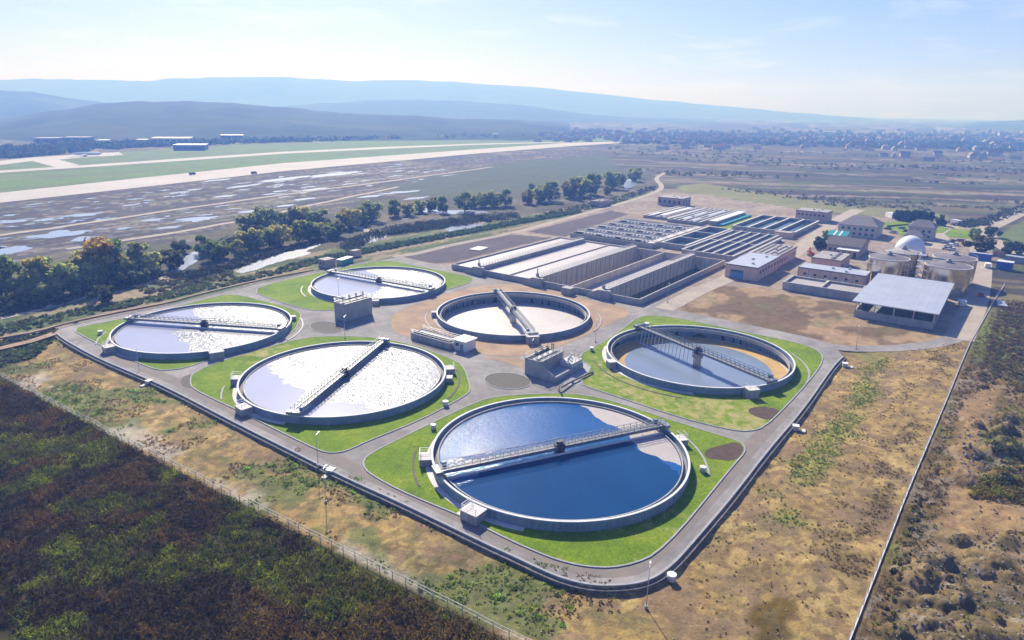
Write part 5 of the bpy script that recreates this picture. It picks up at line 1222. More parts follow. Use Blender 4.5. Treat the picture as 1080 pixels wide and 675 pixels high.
def cloud_object(name, parts, mt, parent=None, kind=None, local=False):
    Vs, Fs, Cs = [], [], []; o = 0
    for V, F, Cc in parts: Vs.append(V); Fs.append(F+o); Cs.append(Cc); o += len(V)
    me = np_mesh(name, np.concatenate(Vs), np.concatenate(Fs), np.concatenate(Cs)); ob = link_mesh(name, me, MT[mt], parent, local=local)
    if kind: ob['kind'] = kind
    return ob
def jitcol(base, n, v=.35, hue=.15):
    k = rng.uniform(1-v, 1+v, n)[:, None]; h = rng.normal(size=(n, 3))*hue; return np.clip(np.array(base)*k*(1+h), .003, .9)

# -- tree kinds
def tree_kind(seed, h, r, base, tip, clumps, per, leaf, tall=1.0):
    r_ = np.random.default_rng(seed); parts = []
    cz = h*.56
    for k in range(clumps):
        a = r_.uniform(0, 2*np.pi); q = r_.uniform(0, 1)**.5; zz = r_.uniform(-1, 1); rr = r*q*math.sqrt(max(0, 1-zz*zz*.75)); cc = np.array([rr*math.cos(a), rr*math.sin(a), cz+zz*h*.4*tall])
        cr_ = r*r_.uniform(.26, .46); n = int(per*r_.uniform(.7, 1.2)); p = r_.normal(size=(n, 3)); p /= np.linalg.norm(p, axis=1)[:, None]; p *= (r_.uniform(.45, 1.05, n)**.6)[:, None]*cr_; p[:, 2] *= .85
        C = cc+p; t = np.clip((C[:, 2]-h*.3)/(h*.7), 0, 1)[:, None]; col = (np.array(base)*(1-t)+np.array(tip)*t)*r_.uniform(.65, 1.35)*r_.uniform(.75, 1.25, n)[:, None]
        parts.append(leaf_quads(C, r_.uniform(.7, 1.3, n)*leaf, col))
    b = MB(); b.cyl(0, 0, -.3, h*.5, .035*h, .018*h, 8, False)
    for k in range(5):
        a = k*1.26+seed; b.bar((0, 0, h*(.28+.05*k)), (r*.55*math.cos(a), r*.55*math.sin(a), h*(.5+.06*k)), .02*h)
    tm = bpy.data.meshes.new('trunk'); tm.from_pydata(b.v, [], b.f); tm.materials.append(MT['bark'])
    Vs, Fs, Cs, o = [], [], [], 0
    for V, F, Cc in parts: Vs.append(V); Fs.append(F+o); Cs.append(Cc); o += len(V)
    cm = np_mesh('crown', np.concatenate(Vs), np.concatenate(Fs), np.concatenate(Cs)); cm.materials.append(MT['treeleaf']); return tm, cm, h
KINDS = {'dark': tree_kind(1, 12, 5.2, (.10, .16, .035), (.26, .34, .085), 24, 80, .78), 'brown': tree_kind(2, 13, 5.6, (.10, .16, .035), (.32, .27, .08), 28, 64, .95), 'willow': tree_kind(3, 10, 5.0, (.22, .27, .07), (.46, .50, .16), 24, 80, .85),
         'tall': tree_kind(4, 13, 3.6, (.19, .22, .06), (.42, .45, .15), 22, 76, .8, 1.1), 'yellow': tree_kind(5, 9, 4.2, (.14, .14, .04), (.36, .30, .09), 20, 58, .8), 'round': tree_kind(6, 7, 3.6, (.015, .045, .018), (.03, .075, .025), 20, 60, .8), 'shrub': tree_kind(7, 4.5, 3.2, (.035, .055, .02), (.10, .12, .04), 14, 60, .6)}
KL = {'dark': 'dense dark green tree', 'brown': 'big dark tree with a brown autumn top', 'willow': 'pale grey green willow', 'tall': 'narrow grey green tree', 'yellow': 'small yellowing tree', 'round': 'small round dark tree', 'shrub': 'low spreading bush'}
FT = {}
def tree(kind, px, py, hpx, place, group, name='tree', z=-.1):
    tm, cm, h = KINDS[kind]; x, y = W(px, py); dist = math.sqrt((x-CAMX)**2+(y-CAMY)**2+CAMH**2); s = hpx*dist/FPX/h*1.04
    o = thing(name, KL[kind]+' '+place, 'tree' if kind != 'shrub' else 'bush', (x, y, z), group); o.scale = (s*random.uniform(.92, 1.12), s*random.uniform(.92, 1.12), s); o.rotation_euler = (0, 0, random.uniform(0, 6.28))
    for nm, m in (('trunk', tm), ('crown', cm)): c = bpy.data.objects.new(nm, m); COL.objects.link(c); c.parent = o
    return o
GB = 'trees along the river belt'
belt = [('left', 'at the left end of the river belt', [(-8, 322, 42, 'tall'), (8, 318, 44, 'dark'), (22, 314, 38, 'tall'), (34, 316, 32, 'willow'), (45, 313, 46, 'tall'), (58, 312, 38, 'willow'), (68, 309, 40, 'tall'), (80, 310, 30, 'willow'), (88, 306, 32, 'willow'), (20, 323, 18, 'yellow'), (41, 320, 22, 'willow'), (2, 330, 18, 'shrub'), (55, 317, 22, 'willow'), (97, 306, 24, 'willow')]),
        ('mid', 'beside the left bend of the white river', [(104, 300, 38, 'willow'), (113, 299, 50, 'brown'), (124, 297, 46, 'dark'), (136, 295, 34, 'willow'), (148, 290, 34, 'tall'), (158, 290, 30, 'willow'), (170, 288, 28, 'willow'), (137, 300, 15, 'yellow'), (151, 297, 15, 'willow'), (128, 302, 16, 'shrub'), (165, 294, 14, 'shrub'), (180, 284, 20, 'shrub')]),
        ('river', 'behind the bright river pool', [(215, 268, 24, 'dark'), (224, 275, 26, 'dark'), (233, 272, 24, 'willow'), (242, 273, 27, 'dark'), (252, 272, 24, 'dark'), (262, 264, 24, 'willow'), (272, 263, 26, 'willow'), (284, 261, 24, 'dark'), (294, 259, 24, 'willow'), (304, 257, 24, 'willow'), (316, 256, 25, 'dark'), (327, 254, 24, 'dark'), (337, 251, 22, 'willow'), (347, 249, 20, 'willow'), (192, 268, 16, 'shrub'), (357, 250, 15, 'shrub')]),
        ('upper', 'in the upper clump above the river pool', [(262, 246, 22, 'willow'), (272, 245, 25, 'tall'), (281, 243, 27, 'willow'), (291, 243, 28, 'tall'), (300, 242, 27, 'willow'), (310, 241, 29, 'yellow'), (320, 240, 28, 'willow'), (330, 242, 25, 'dark'), (340, 240, 22, 'dark'), (349, 240, 20, 'dark'), (270, 250, 16, 'shrub')]),
        ('bank', 'on the bank above the dark sedge pools', [(360, 241, 20, 'dark'), (371, 240, 22, 'willow'), (381, 237, 21, 'dark'), (392, 233, 25, 'willow'), (402, 231, 20, 'willow'), (416, 228, 19, 'dark'), (430, 227, 20, 'willow'), (443, 224, 19, 'willow'), (456, 222, 20, 'yellow'), (467, 224, 24, 'dark'), (479, 223, 25, 'willow'), (490, 223, 25, 'dark')]),
        ('right', 'in the right half of the river belt', [(500, 219, 20, 'willow'), (511, 218, 19, 'willow'), (521, 218, 20, 'willow'), (533, 217, 19, 'dark'), (545, 217, 22, 'willow'), (557, 215, 22, 'yellow'), (569, 213, 22, 'willow'), (580, 212, 23, 'dark'), (591, 211, 24, 'willow'), (602, 209, 24, 'yellow'), (612, 207, 23, 'willow'), (623, 205, 26, 'dark'), (634, 203, 22, 'willow'), (645, 199, 20, 'willow'), (654, 197, 20, 'dark'), (668, 191, 14, 'willow'), (674, 188, 12, 'tall'), (640, 205, 12, 'yellow'), (560, 206, 14, 'dark'), (586, 203, 14, 'dark'), (608, 200, 14, 'dark'), (630, 196, 14, 'dark')])]
ORD = ['first', 'second', 'third', 'fourth', 'fifth', 'sixth', 'seventh', 'eighth', 'ninth', 'tenth', 'eleventh', 'twelfth']
for key, place, lst in belt:
    same = {}
    for n_, (px, py, h, k) in enumerate(sorted(lst)):
        if n_ % 6 == 4 and k != 'brown': continue
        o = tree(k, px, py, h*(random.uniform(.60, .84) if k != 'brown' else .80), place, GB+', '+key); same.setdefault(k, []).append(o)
    for k, os_ in same.items():
        if len(os_) > 1:
            for i, o in enumerate(os_): o['label'] = ORD[i]+' '+KL[k].replace('pale ', '').replace('dense ', '')+' from the left '+place
for i, (px, py, h) in enumerate(((947, 232, 8), (952, 233, 9), (960, 234, 9.5), (969, 234, 9.5), (978, 235, 9), (992.5, 238, 8.5))):
    tree('round', px, py, h, ('first from the left in the row behind the lawns', 'second from the left in the row behind the lawns', 'third from the left in the row behind the lawns', 'fourth in the row behind the lawns', 'fifth in the row behind the lawns', 'alone at the right end of the row, by the white cabin')[i], 'row of round trees behind the lawns', z=0)
for px, py, h, k, pl in ((865, 263, 11, 'round', 'of bright green beside the rust red excavator'), (872, 252, 8, 'willow', 'by the teal roofed shed'), (1032, 266, 13, 'shrub', 'on the fence line by the blue container'), (1064, 268, 10, 'shrub', 'at the dirt road corner outside the fence'), (108, 319, 14, 'shrub', 'standing alone on the tan footpath'), (1073, 268, 9, 'shrub', 'behind the grey blue container'), (1046, 250, 8, 'shrub', 'between the two dirt roads'), (1028, 253, 10, 'willow', 'at the end of the crowded car lot'), (352, 252, 11, 'dark', 'over the dark sedge by the river path')):
    tree(k, px, py, h, pl, None, 'bush' if k == 'shrub' else 'tree')

# -- ground cover
def scatter(poly, n, z=True):
    P = np.array(poly); lo, hi = P.min(0), P.max(0); out_ = np.zeros((0, 2))
    while len(out_) < n:
        q = rng.uniform(lo, hi, (n*2, 2)); q = q[sdf(poly, q[:, 0], q[:, 1]) > 0]; out_ = np.concatenate([out_, q])
    out_ = out_[:n]; return out_, ground_height(out_[:, 0], out_[:, 1])
def bushes(C, Z, rad, hgt, per, leaf, colfn, up=.55):
    n = len(C); k = per; p = rng.normal(size=(n, k, 3)); p /= np.linalg.norm(p, axis=2)[..., None]; p *= rng.uniform(.35, 1.05, (n, k, 1))**.6
    P = np.empty((n, k, 3)); P[..., 0] = C[:, None, 0]+p[..., 0]*rad[:, None]; P[..., 1] = C[:, None, 1]+p[..., 1]*rad[:, None]; P[..., 2] = Z[:, None]+np.abs(p[..., 2])*hgt[:, None]+.03
    col = np.repeat(colfn(C[:, 0], C[:, 1])[:, None, :], k, 1)*rng.uniform(.6, 1.4, (n, k, 1)); s = np.repeat((leaf*np.ones(n))[:, None], k, 1)*rng.uniform(.7, 1.3, (n, k))
    return leaf_quads(P.reshape(-1, 3), s.ravel(), col.reshape(-1, 3), up)
# dark weeds below the left fence
def weedcol(x, y):
    g = fbm(x/9, y/9, 81, 4); g2 = fbm(x/2.5, y/2.5, 82, 3); n = len(x); out_ = np.tile(np.array((.056, .038, .008)), (n, 1))
    a = (sstep(.5, .62, g+.12*(fbm(x/1.5, y/1.5, 85)-.5))*.85)[:, None]; out_ = out_*(1-a)+np.array((.115, .135, .004))*a; b2 = (sstep(.58, .66, g2)*sstep(.44, .56, g))[:, None]; out_ = out_*(1-b2)+np.array((.21, .25, .008))*b2
    c2 = sstep(.56, .62, fbm(x/6, y/6, 83))[:, None]*(1-a); out_ = out_*(1-c2)+np.array((.14, .08, .014))*c2
    e = (sstep(22, -4, y+(x+60)*.4)*sstep(.42, .55, fbm(x/4, y/4, 84)))[:, None]*.75; out_ = out_*(1-e)+np.array((.21, .13, .025))*e
    return out_*rng.uniform(.7, 1.3, (n, 1))
wp = [(x-.6, y) for x, y in FENCE_L[2:]]; wpoly = [(-55.5, 190)]+[(FENCE_L[1][0]-.6, 180)]+wp+[(-48, -42), (-105, -25), (-150, 70), (-125, 175)]
far_poly = [(-51.5, 160), (-48.2, 60), (-44.5, -30), (-62, -36), (-78, 10), (-95, 90), (-90, 160)]
Cw, Zw = scatter(far_poly, 15500); rw_ = rng.uniform(.35, .95, len(Cw)); big = rng.random(len(Cw)) < .14; rw_[big] *= 1.9
pw = [bushes(Cw, Zw, rw_, rw_*rng.uniform(.7, 1.4, len(Cw)), 22, .21, weedcol)]
Cb, Zb = scatter(far_poly, 30000); cb_ = weedcol(Cb[:, 0], Cb[:, 1])*1.35; pw2 = [blades(np.column_stack([Cb, Zb]), rng.uniform(.5, 1.35, len(Cb)), rng.uniform(.08, .15, len(Cb)), cb_*np.where(rng.random((len(Cb), 1)) < .08, 1.9, 1))]
def merge_tri(parts):
    o_ = []
    for V, F, Cc in parts:
        if F.shape[1] == 4: F = np.concatenate([F[:, :3], F[:, [0, 2, 3]]])
        o_.append((V, F, Cc))
    return o_
cloud_object('undergrowth', merge_tri(pw+pw2), 'leaf', kind='stuff')
# dry tufts and weeds on the two verges
yl_poly = [(-29.6, 158), (-29.6, -12), (-26, -26), (-30, -40), (-43, -34), (-46.6, 60), (-50, 140)]
yr_poly = [(-14, -32.5), (45, -33), (86, -33), (93, -33), (97, -38), (118, -46), (132, -54), (134, -58.8), (91, -57.6), (30, -56.2), (-24, -55.6), (-30, -40)]
def dryc(x, y):
    n = len(x); g = (np.where(y > -24, sstep(.55, .63, fbm(x/16, y/16, 23, 5)), verge_green(x, y)))[:, None]; o_ = np.array((.30, .21, .08))*(1-g)+np.array((.27, .35, .055))*g; dk = (rng.random((n, 1)) < .2); return np.where(dk, o_*.5, o_)*rng.uniform(.7, 1.3, (n, 1))
parts = []
for poly, n in ((yl_poly, 6500), (yr_poly, 9000)):
    C, Z = scatter(poly, n); keep = ((fbm(C[:, 0]/8, C[:, 1]/8, 91)+.2*sstep(.54, .63, fbm(C[:, 0]/16, C[:, 1]/16, 23, 5))) > .60) if poly is yl_poly else (verge_green(C[:, 0], C[:, 1])*.8+.9*sstep(.5, .64, fbm(C[:, 0]/6, C[:, 1]/6, 77))*np.exp(-((C[:, 1]+53)/4)**2)+.06 > rng.random(len(C))); C, Z = C[keep], Z[keep]
    r = rng.uniform(.12, .36, len(C)); parts.append(bushes(C, Z, r, r*rng.uniform(.4, .9, len(C)), 8, .17, dryc))
C, Z = scatter(yl_poly, 520); k = fbm(C[:, 0]/16, C[:, 1]/16, 23, 5)+.09*sstep(60, 100, C[:, 1]) > .585; C, Z = C[k], Z[k]; r = rng.uniform(.5, 1.1, len(C)); parts.append(bushes(C, Z, r, r*.55, 26, .24, lambda x, y: jitcol((.22, .31, .05), len(x), .35)))
C, Z = scatter(yr_poly, 1500); k = verge_green(C[:, 0], C[:, 1])*rng.random(len(C)) > .45; C, Z = C[k], Z[k]; r = rng.uniform(.4, .9, len(C)); parts.append(bushes(C, Z, r, r*.5, 22, .22, lambda x, y: jitcol((.29, .34, .06), len(x), .35)))
edge = np.array([[x-.9-abs(q), y] for y in np.linspace(-30, 150, 420) for x, q in [(-29.4, rng.normal()*.5)]]); Z = ground_height(edge[:, 0], edge[:, 1]); k = rng.random(len(edge)) < .35; r = rng.uniform(.2, .45, k.sum()); parts.append(bushes(edge[k], Z[k], r, r*.8, 14, .18, lambda x, y: jitcol((.09, .085, .035), len(x), .4)))
cloud_object('weeds', merge_tri(parts), 'leaf', kind='stuff')
# waste ground beyond the right fence: dry weeds, brush, stones
wr = [(-22, -57.5), (30, -58), (91, -59.4), (135.7, -60.5), (203, -64), (215, -95), (120, -100), (40, -92), (-12, -82)]
def wastec(x, y):
    n = len(x); o_ = np.tile(np.array((.17, .125, .06)), (n, 1)); g = sstep(.5, .58, fbm(x/12, y/12, 95))[:, None]; o_ = o_*(1-g)+np.array((.19, .2, .04))*g; return o_*rng.uniform(.45, 1.4, (n, 1))
C, Z = scatter(wr, 8500); k = ((sdf(Z_track, C[:, 0], C[:, 1]) < -.2) & ((sdf(Z_heap, C[:, 0], C[:, 1]) < 0) | (rng.random(len(C)) < .3))) | (rng.random(len(C)) < .1); C, Z = C[k], Z[k]; r = rng.uniform(.14, .5, len(C)); parts = [bushes(C, Z, r, r*rng.uniform(.6, 1.3, len(C)), 10, .2, wastec)]
bp = [WP([(1022, 520), (1040, 500), (1075, 505), (1130, 522), (1130, 540), (1085, 528), (1050, 523)]), WP([(1030, 410), (1042, 360), (1056, 320), (1090, 318), (1110, 350), (1090, 420), (1060, 400)]), WP([(1040, 470), (1075, 465), (1100, 480), (1080, 500), (1050, 495)]), WP([(938, 660), (955, 610), (968, 560), (978, 520), (966, 520), (946, 580), (925, 660)])]
for P, n, base, sc in ((bp[0], 260, (.22, .2, .035), 1.2), (bp[1], 900, (.15, .125, .05), .9), (bp[2], 60, (.1, .11, .03), .8), (bp[3], 60, (.2, .16, .06), .38)):
    C, Z = scatter(P, n); r = rng.uniform(.5, 1.1, n)*sc; parts.append(bushes(C, Z, r, r*rng.uniform(.7, 1.2, n), 34, .26, lambda x, y, base=base: jitcol(base, len(x), .4)))
cloud_object('undergrowth', merge_tri(parts), 'leaf', kind='stuff')
# stones and debris
def stones(name, C, Z, s, colr, mt):
    n = len(C); T = np.array([(1, 1, 1), (1, -1, -1), (-1, 1, -1), (-1, -1, 1), (0, 0, 1.25), (1.2, 0, 0), (0, 1.2, 0), (-1.2, 0, 0), (0, -1.2, 0)], float)
    ring = np.array([(math.cos(a), math.sin(a)) for a in np.linspace(0, 2*np.pi, 6, endpoint=False)]); V = np.zeros((n, 13, 3))
    for k in range(6):
        j = rng.uniform(.7, 1.3, (n, 2)); V[:, k, 0] = ring[k, 0]*j[:, 0]; V[:, k, 1] = ring[k, 1]*j[:, 0]; V[:, k, 2] = -.3
        V[:, 6+k, 0] = ring[k, 0]*.62*j[:, 1]; V[:, 6+k, 1] = ring[k, 1]*.62*j[:, 1]; V[:, 6+k, 2] = rng.uniform(.35, .75, n)
    V[:, 12, 2] = rng.uniform(.6, .9, n); V = V*s[:, None, None]; V[:, :, 0] += C[:, None, 0]; V[:, :, 1] += C[:, None, 1]; V[:, :, 2] += Z[:, None]
    f = [(k, (k+1) % 6, 6+(k+1) % 6) for k in range(6)]+[(k, 6+(k+1) % 6, 6+k) for k in range(6)]+[(6+k, 6+(k+1) % 6, 12) for k in range(6)]; F = (np.arange(n)[:, None, None]*13+np.array(f)).reshape(-1, 3)
    me = np_mesh(name, V.reshape(-1, 3), F, np.repeat(colr, 13, 0)); o_ = link_mesh(name, me, MT[mt]); o_['kind'] = 'stuff'; return o_
m, t_, b_ = newmat('stone'); at = N(t_, 'ShaderNodeAttribute'); at.attribute_name = 'Col'; t_.links.new(at.outputs['Color'], b_.inputs['Base Color']); b_.inputs['Roughness'].default_value = .9; MT['stone'] = m
CC, ZZ, SS, KK = [], [], [], []
for P, n, lo, hi, base in ((wr, 1900, .05, .17, (.28, .25, .22)), (Z_heap, 620, .05, .26, (.23, .20, .165)), (Z_heap2, 380, .1, .36, (.15, .15, .155)), (yl_poly, 700, .05, .14, (.44, .4, .34)), (yr_poly, 700, .05, .14, (.4, .34, .26))):
    C, Z = scatter(P, n); CC.append(C); ZZ.append(Z); SS.append(rng.uniform(lo, hi, n)); KK.append(jitcol(base, n, .45, .05))
stones('rubble', np.concatenate(CC), np.concatenate(ZZ), np.concatenate(SS), np.concatenate(KK), 'stone')
# reeds and hedge on the dyke, dark sedge by the river
parts = []
for px, n, base, rr, hh in (([(-40, 350), (60, 330), (130, 318), (200, 303), (290, 284), (345, 270), (345, 275), (290, 290), (200, 310), (130, 325), (60, 338), (0, 352), (-40, 358)], 480, (.12, .155, .05), 1.1, .8), ([(300, 281), (350, 269), (420, 256), (500, 241), (560, 230), (610, 222), (612, 224.5), (560, 234), (500, 245.5), (420, 261), (350, 274.5)], 1300, (.07, .12, .035), 1.1, 1.2),
                            ([(145, 300), (190, 293), (240, 285), (250, 291), (190, 305), (150, 312)], 160, (.11, .11, .055), 1.2, .8), ([(358, 262), (372, 252), (400, 243), (440, 236), (500, 229), (545, 226), (548, 230), (500, 236), (455, 243), (412, 248), (390, 256), (366, 266)], 520, (.03, .042, .022), 2.4, 2.6), ([(175, 292), (240, 280), (300, 262), (345, 252), (345, 255), (300, 266), (240, 286), (200, 296)], 420, (.035, .042, .025), 1.7, 1.6),
                            ([(215, 262), (250, 250), (300, 246), (350, 238), (352, 244), (300, 254), (250, 262), (220, 272)], 320, (.03, .045, .025), 2.2, 2.6), ([(560, 228), (640, 211), (690, 196), (692, 200), (645, 216), (570, 232)], 260, (.06, .075, .03), 1.6, 1.4), ([(0, 325), (60, 318), (100, 306), (150, 298), (150, 303), (100, 310), (60, 322), (0, 334)], 260, (.07, .1, .035), 1.0, .8),
                            ([(20, 352), (60, 344), (60, 350), (40, 372), (0, 384), (-20, 384), (-20, 362)], 420, (.10, .13, .04), .9, .7)):
    P = WP(px); C, Z = scatter(P, n); r = rng.uniform(.6, 1.2, n)*rr; parts.append(bushes(C, Z, r, r*rng.uniform(.6, 1.2, n)*hh/rr, 26, .55, lambda x, y, base=base: jitcol(base, len(x), .35, .12)))
cloud_object('undergrowth', merge_tri(parts), 'leaf', kind='stuff')
# far scrub and hedges on the plain
def far_scatter(pxpoly, n):
    P = np.array(pxpoly, float); lo, hi = P.min(0), P.max(0); q = rng.uniform(lo, hi, (n*4, 2)); q = q[sdf(pxpoly, q[:, 0], q[:, 1]) > 0][:n]; return np.array([W(a, b2) for a, b2 in q])
parts = []
for px, n, base, rr, cl in (([(640, 150), (760, 150), (1080, 160), (1080, 196), (900, 190), (700, 185), (640, 172)], 1500, (.05, .075, .03), 2.0, .50), ([(655, 140), (1080, 142), (1080, 160), (760, 152), (655, 152)], 4200, (.04, .06, .03), 4.2, .42), ([(0, 158), (60, 152), (150, 150), (250, 148), (400, 143), (640, 136), (640, 144), (420, 147), (250, 152), (140, 156), (0, 168)], 3000, (.03, .05, .028), 4.6, .38),
                            ([(700, 196), (900, 205), (1080, 212), (1080, 232), (1000, 226), (900, 220), (760, 200)], 420, (.07, .09, .035), 1.4, .52), ([(1000, 236), (1040, 230), (1080, 214), (1080, 222), (1042, 238), (1016, 240)], 160, (.05, .065, .03), 1.6, 0)):
    C = far_scatter(px, n); k = fbm(C[:, 0]/50, C[:, 1]/160, 101) > cl; C = C[k]; Z = np.full(len(C), -.1); r = rng.uniform(.6, 1.5, len(C))*rr; parts.append(bushes(C, Z, r, r*rng.uniform(.7, 1.3, len(C)), 14, rr*.55, lambda x, y, base=base: jitcol(base, len(x), .35, .12)))
cloud_object('far_scrub', merge_tri(parts), 'leaf', kind='stuff')

# ================================================================== FAR PLACES
def far_building(name, lab, px0, px1, py, depth, h, wall, roof, strip=None):
    a, b2 = W(px0, py), W(px1, py); dx_, dy_ = b2[0]-a[0], b2[1]-a[1]; L = math.hypot(dx_, dy_); rz = math.atan2(dy_, dx_); root = thing(name, lab, 'building', (*a, 0)); root.rotation_euler = (0, 0, rz)
    b = MB(); b.box(0, L, 0, depth, -.2, h); b.build('wall', MT[wall], root, local=True)
    b = MB(); b.box(-.8, L+.8, -.8, depth+.8, h, h+.5); b.build('roof', MT[roof], root, local=True)
    n = max(3, int(L/9))
    for k in range(n):
        b = MB(); b.box(L*(k+.2)/n, L*(k+.8)/n, -.15, 0, h*.35, h*.75); b.build('window', MT['window'], root, local=True)
    return root
far_building('hangar', 'airport hangar with a long pale roof, middle of the far airfield edge', 160, 200, 152, 40, 9, 'salmon', 'roof_white')
far_building('hangar', 'low blue hangar standing in front of the pale roofed one', 183, 216, 158.5, 30, 7, 'blue_paint', 'roof_blue')
far_building('hangar', 'small pale roofed airport shed right of the hangars', 233, 256, 147.5, 30, 8, 'blue_paint', 'roof_white')
far_building('terminal_building', 'long low dark airport building at the left edge of the airfield', 36, 62, 151.5, 30, 8, 'roof_slate', 'roof_grey')
far_building('terminal_building', 'long low airport building second from the left edge', 68, 94, 150.5, 30, 8, 'roof_slate', 'roof_grey')
far_building('hangar', 'little white building between the airport buildings and the hangars', 102, 114, 153, 20, 7, 'white_paint', 'roof_white')
far_building('hangar', 'white topped shed beside the airfield aprons', 144, 155, 151.5, 20, 6, 'white_paint', 'roof_white')
far_building('hangar', 'pale lonely shed on the far grass beyond the runway end', 427, 448, 140, 40, 8, 'white_paint', 'roof_white')
far_building('hangar', 'small white block far beyond the taxiway end', 521, 525, 146, 12, 9, 'white_paint', 'roof_white')
x, y = W(92, 165); root = thing('airliner', 'white airliner with a dark tail parked on the airfield apron', 'aeroplane', (x, y, .2)); root.rotation_euler = (0, 0, -.4)
b = MB(); 
for k in range(10):
    a = 2*math.pi*k/10; b.v += [(-16, .6*math.cos(a), 3.6+.6*math.sin(a)), (-10, 1.9*math.cos(a), 3.2+1.9*math.sin(a)), (12, 1.9*math.cos(a), 3.0+1.9*math.sin(a)), (16, .5*math.cos(a), 2.7+.5*math.sin(a))]
b.f = [(k*4+j, ((k+1) % 10)*4+j, ((k+1) % 10)*4+j+1, k*4+j+1) for k in range(10) for j in range(3)]; b.sm = [True]*30; b.build('fuselage', MT['white_paint'], root, local=True)
for s in (-1, 1):
    b = MB(); q = [(3, s*1.6), (-2, s*1.6), (-7, s*15), (-5, s*15)]; b.add([(p[0], p[1], 2.2) for p in q]+[(p[0], p[1], 2.6) for p in q], [(0, 1, 2, 3), (4, 7, 6, 5), (0, 4, 5, 1), (1, 5, 6, 2), (2, 6, 7, 3), (3, 7, 4, 0)]); b.build('wing', MT['roof_white'], root, local=True)
    b = MB(); b.bar((0, s*5, 1.5), (-3.5, s*5, 1.5), 1.5); b.build('engine', MT['grey_paint'], root, local=True)
b = MB(); q = [(-10, 5), (-15.5, 5), (-17.5, 11), (-14.5, 11)]; b.add([(p[0], -.25, p[1]) for p in q]+[(p[0], .25, p[1]) for p in q], [(0, 1, 2, 3), (4, 7, 6, 5), (0, 4, 5, 1), (1, 5, 6, 2), (2, 6, 7, 3), (3, 7, 4, 0)]); b.build('tail_fin', MT['blue_paint'], root, local=True)
for px, py, lab in ((268, 183.5, 'dark lorry working on the pale runway strip'), (203, 184.5, 'low dark machine at the upper edge of the runway strip')):
    x, y = W(px, py); root = thing('lorry', lab, 'lorry', (x, y, .15)); root.scale = (.7, .7, .6); b = MB(); b.box(-4, 2, -1.4, 1.4, .9, 4.2); b.build('body', MT['black_paint'], root, local=True); b = MB(); b.box(2.1, 4, -1.3, 1.3, .8, 3.2); b.build('cab', MT['blue_paint'], root, local=True)
    for i in (-3, -1.6, 3):
        for j in (-1.3, 1.3):
            b = MB(); b.lathe(0, 0, [(.02, -.2), (.55, -.2), (.55, .2), (.02, .2)], 12, smooth=False); o = b.build('wheel', MT['rubber'], root, local=True); o.rotation_euler = (math.pi/2, 0, 0); o.location = (i, j, .55)
# the town on the far plain: gabled houses, the nearest 110 of them on their own, the rest one mass
HM = {}
def house_meshes(wm, rm):
    b = MB(); b.box(-5.5, 5.5, -4, 4, 0, 5); b.add([(-5.5, -4, 5), (-5.5, 4, 5), (-5.5, 0, 8)], [(0, 2, 1)]); b.add([(5.5, -4, 5), (5.5, 4, 5), (5.5, 0, 8)], [(0, 1, 2)]); w = bpy.data.meshes.new('wall'); w.from_pydata(b.v, [], b.f); w.materials.append(MT[wm])
    b = MB(); b.add([(-6, -4.6, 4.8), (6, -4.6, 4.8), (6, 0, 8.3), (-6, 0, 8.3), (6, 4.6, 4.8), (-6, 4.6, 4.8)], [(0, 1, 2, 3), (3, 2, 4, 5)]); r = bpy.data.meshes.new('roof'); r.from_pydata(b.v, [], b.f); r.materials.append(MT[rm]); return w, r
MT['roof_tile'] = mat('red_tile_roof', (.28, .11, .07), (.2, .08, .05), .2, 2, .85)
HK = [(house_meshes('cream', 'roof_tile'), 'cream walled house with a red tiled roof on the far plain'), (house_meshes('cream', 'roof_slate'), 'cream house with a grey roof on the far plain'), (house_meshes('pinkgrey', 'roof_grey'), 'pinkish house with a flat grey looking roof on the far plain')]
pts = []
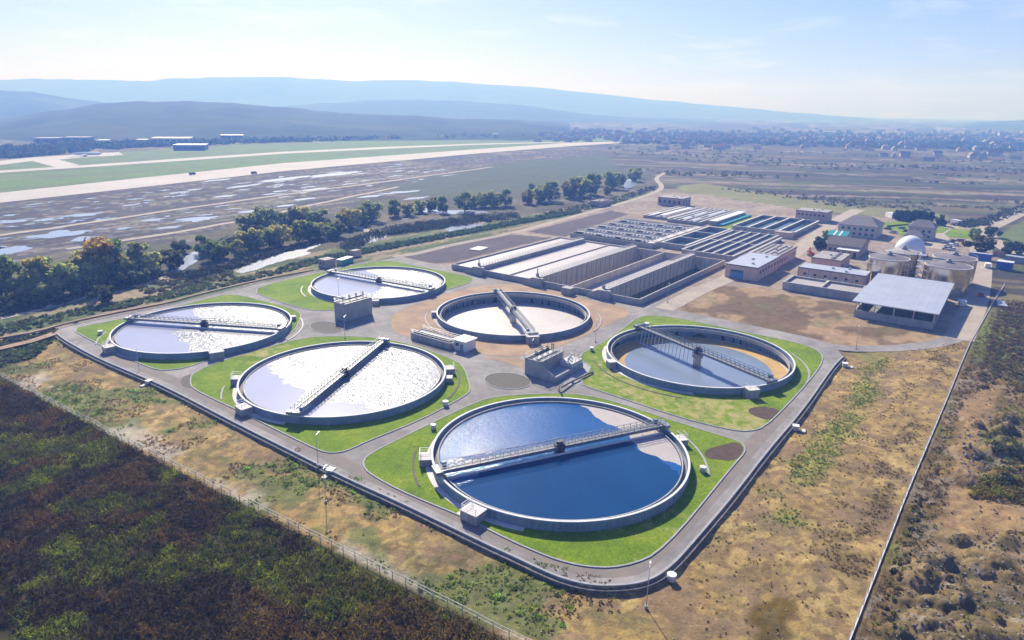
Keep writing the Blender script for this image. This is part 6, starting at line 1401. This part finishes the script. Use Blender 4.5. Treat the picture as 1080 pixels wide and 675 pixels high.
while len(pts) < 110:
    px, py = random.uniform(690, 1079), random.triangular(146, 172, 150)
    if py < 150+(px-690)*.004 or (px > 900 or py < 158): pts.append((px, py))
pts.sort(key=lambda p: -p[1])
for px, py in pts:
    (w, r), lab = HK[random.choice((0, 0, 1, 1, 2))]; x, y = W(px, py); s = random.uniform(.85, 1.5); o = thing('house', lab, 'house', (x, y, -.1), 'houses of the far town: '+lab.split(' on ')[0]); o.rotation_euler = (0, 0, random.choice((0, .3, 1.57, 1.9))); s *= .8; o.scale = (s*random.uniform(1, 1.7), s, s)
    for nm, m_ in (('wall', w), ('roof', r)): c = bpy.data.objects.new(nm, m_); COL.objects.link(c); c.parent = o
b = MB(); mi = []
for k in range(420):
    px, py = random.uniform(560, 1100), random.triangular(136, 152, 146); x, y = W(px, py); a = random.uniform(0, 3); w_, l_, h_ = random.uniform(7, 11), random.uniform(9, 20), random.uniform(4, 7)
    if random.random() < .03: h_ = random.uniform(10, 16)
    n0 = len(b.f); b.cbox(x, y, -.2, l_, w_, h_, a); mi += [random.choice((0, 0, 1, 2))]*(len(b.f)-n0)
    n0 = len(b.f); b.cbox(x, y, h_, l_*.9, w_*.55, 1.6, a); mi += [random.choice((3, 3, 4, 5))]*(len(b.f)-n0)
o = b.build('far_town', [MT['cream'], MT['concrete'], MT['pinkgrey'], MT['roof_tile'], MT['roof_slate'], MT['roof_grey']]); o['kind'] = 'stuff'; o.data.polygons.foreach_set('material_index', mi)

# ================================================================== HAZE
hz = MB(); hz.box(CAMX-9600, CAMX+9600, CAMY-9600, CAMY+9600, -11, 350); o = hz.build('haze', None); o['kind'] = 'stuff'
m = bpy.data.materials.new('haze_air'); m.use_nodes = True; t = m.node_tree; t.nodes.clear(); mo = N(t, 'ShaderNodeOutputMaterial'); pv = N(t, 'ShaderNodeVolumePrincipled')
pv.inputs['Color'].default_value = (.165, .355, 1, 1); pv.inputs['Absorption Color'].default_value = (1, 1, 1, 1); pv.inputs['Density'].default_value = 5.6e-4; pv.inputs['Anisotropy'].default_value = .15; t.links.new(pv.outputs[0], mo.inputs['Volume']); o.data.materials.append(m)
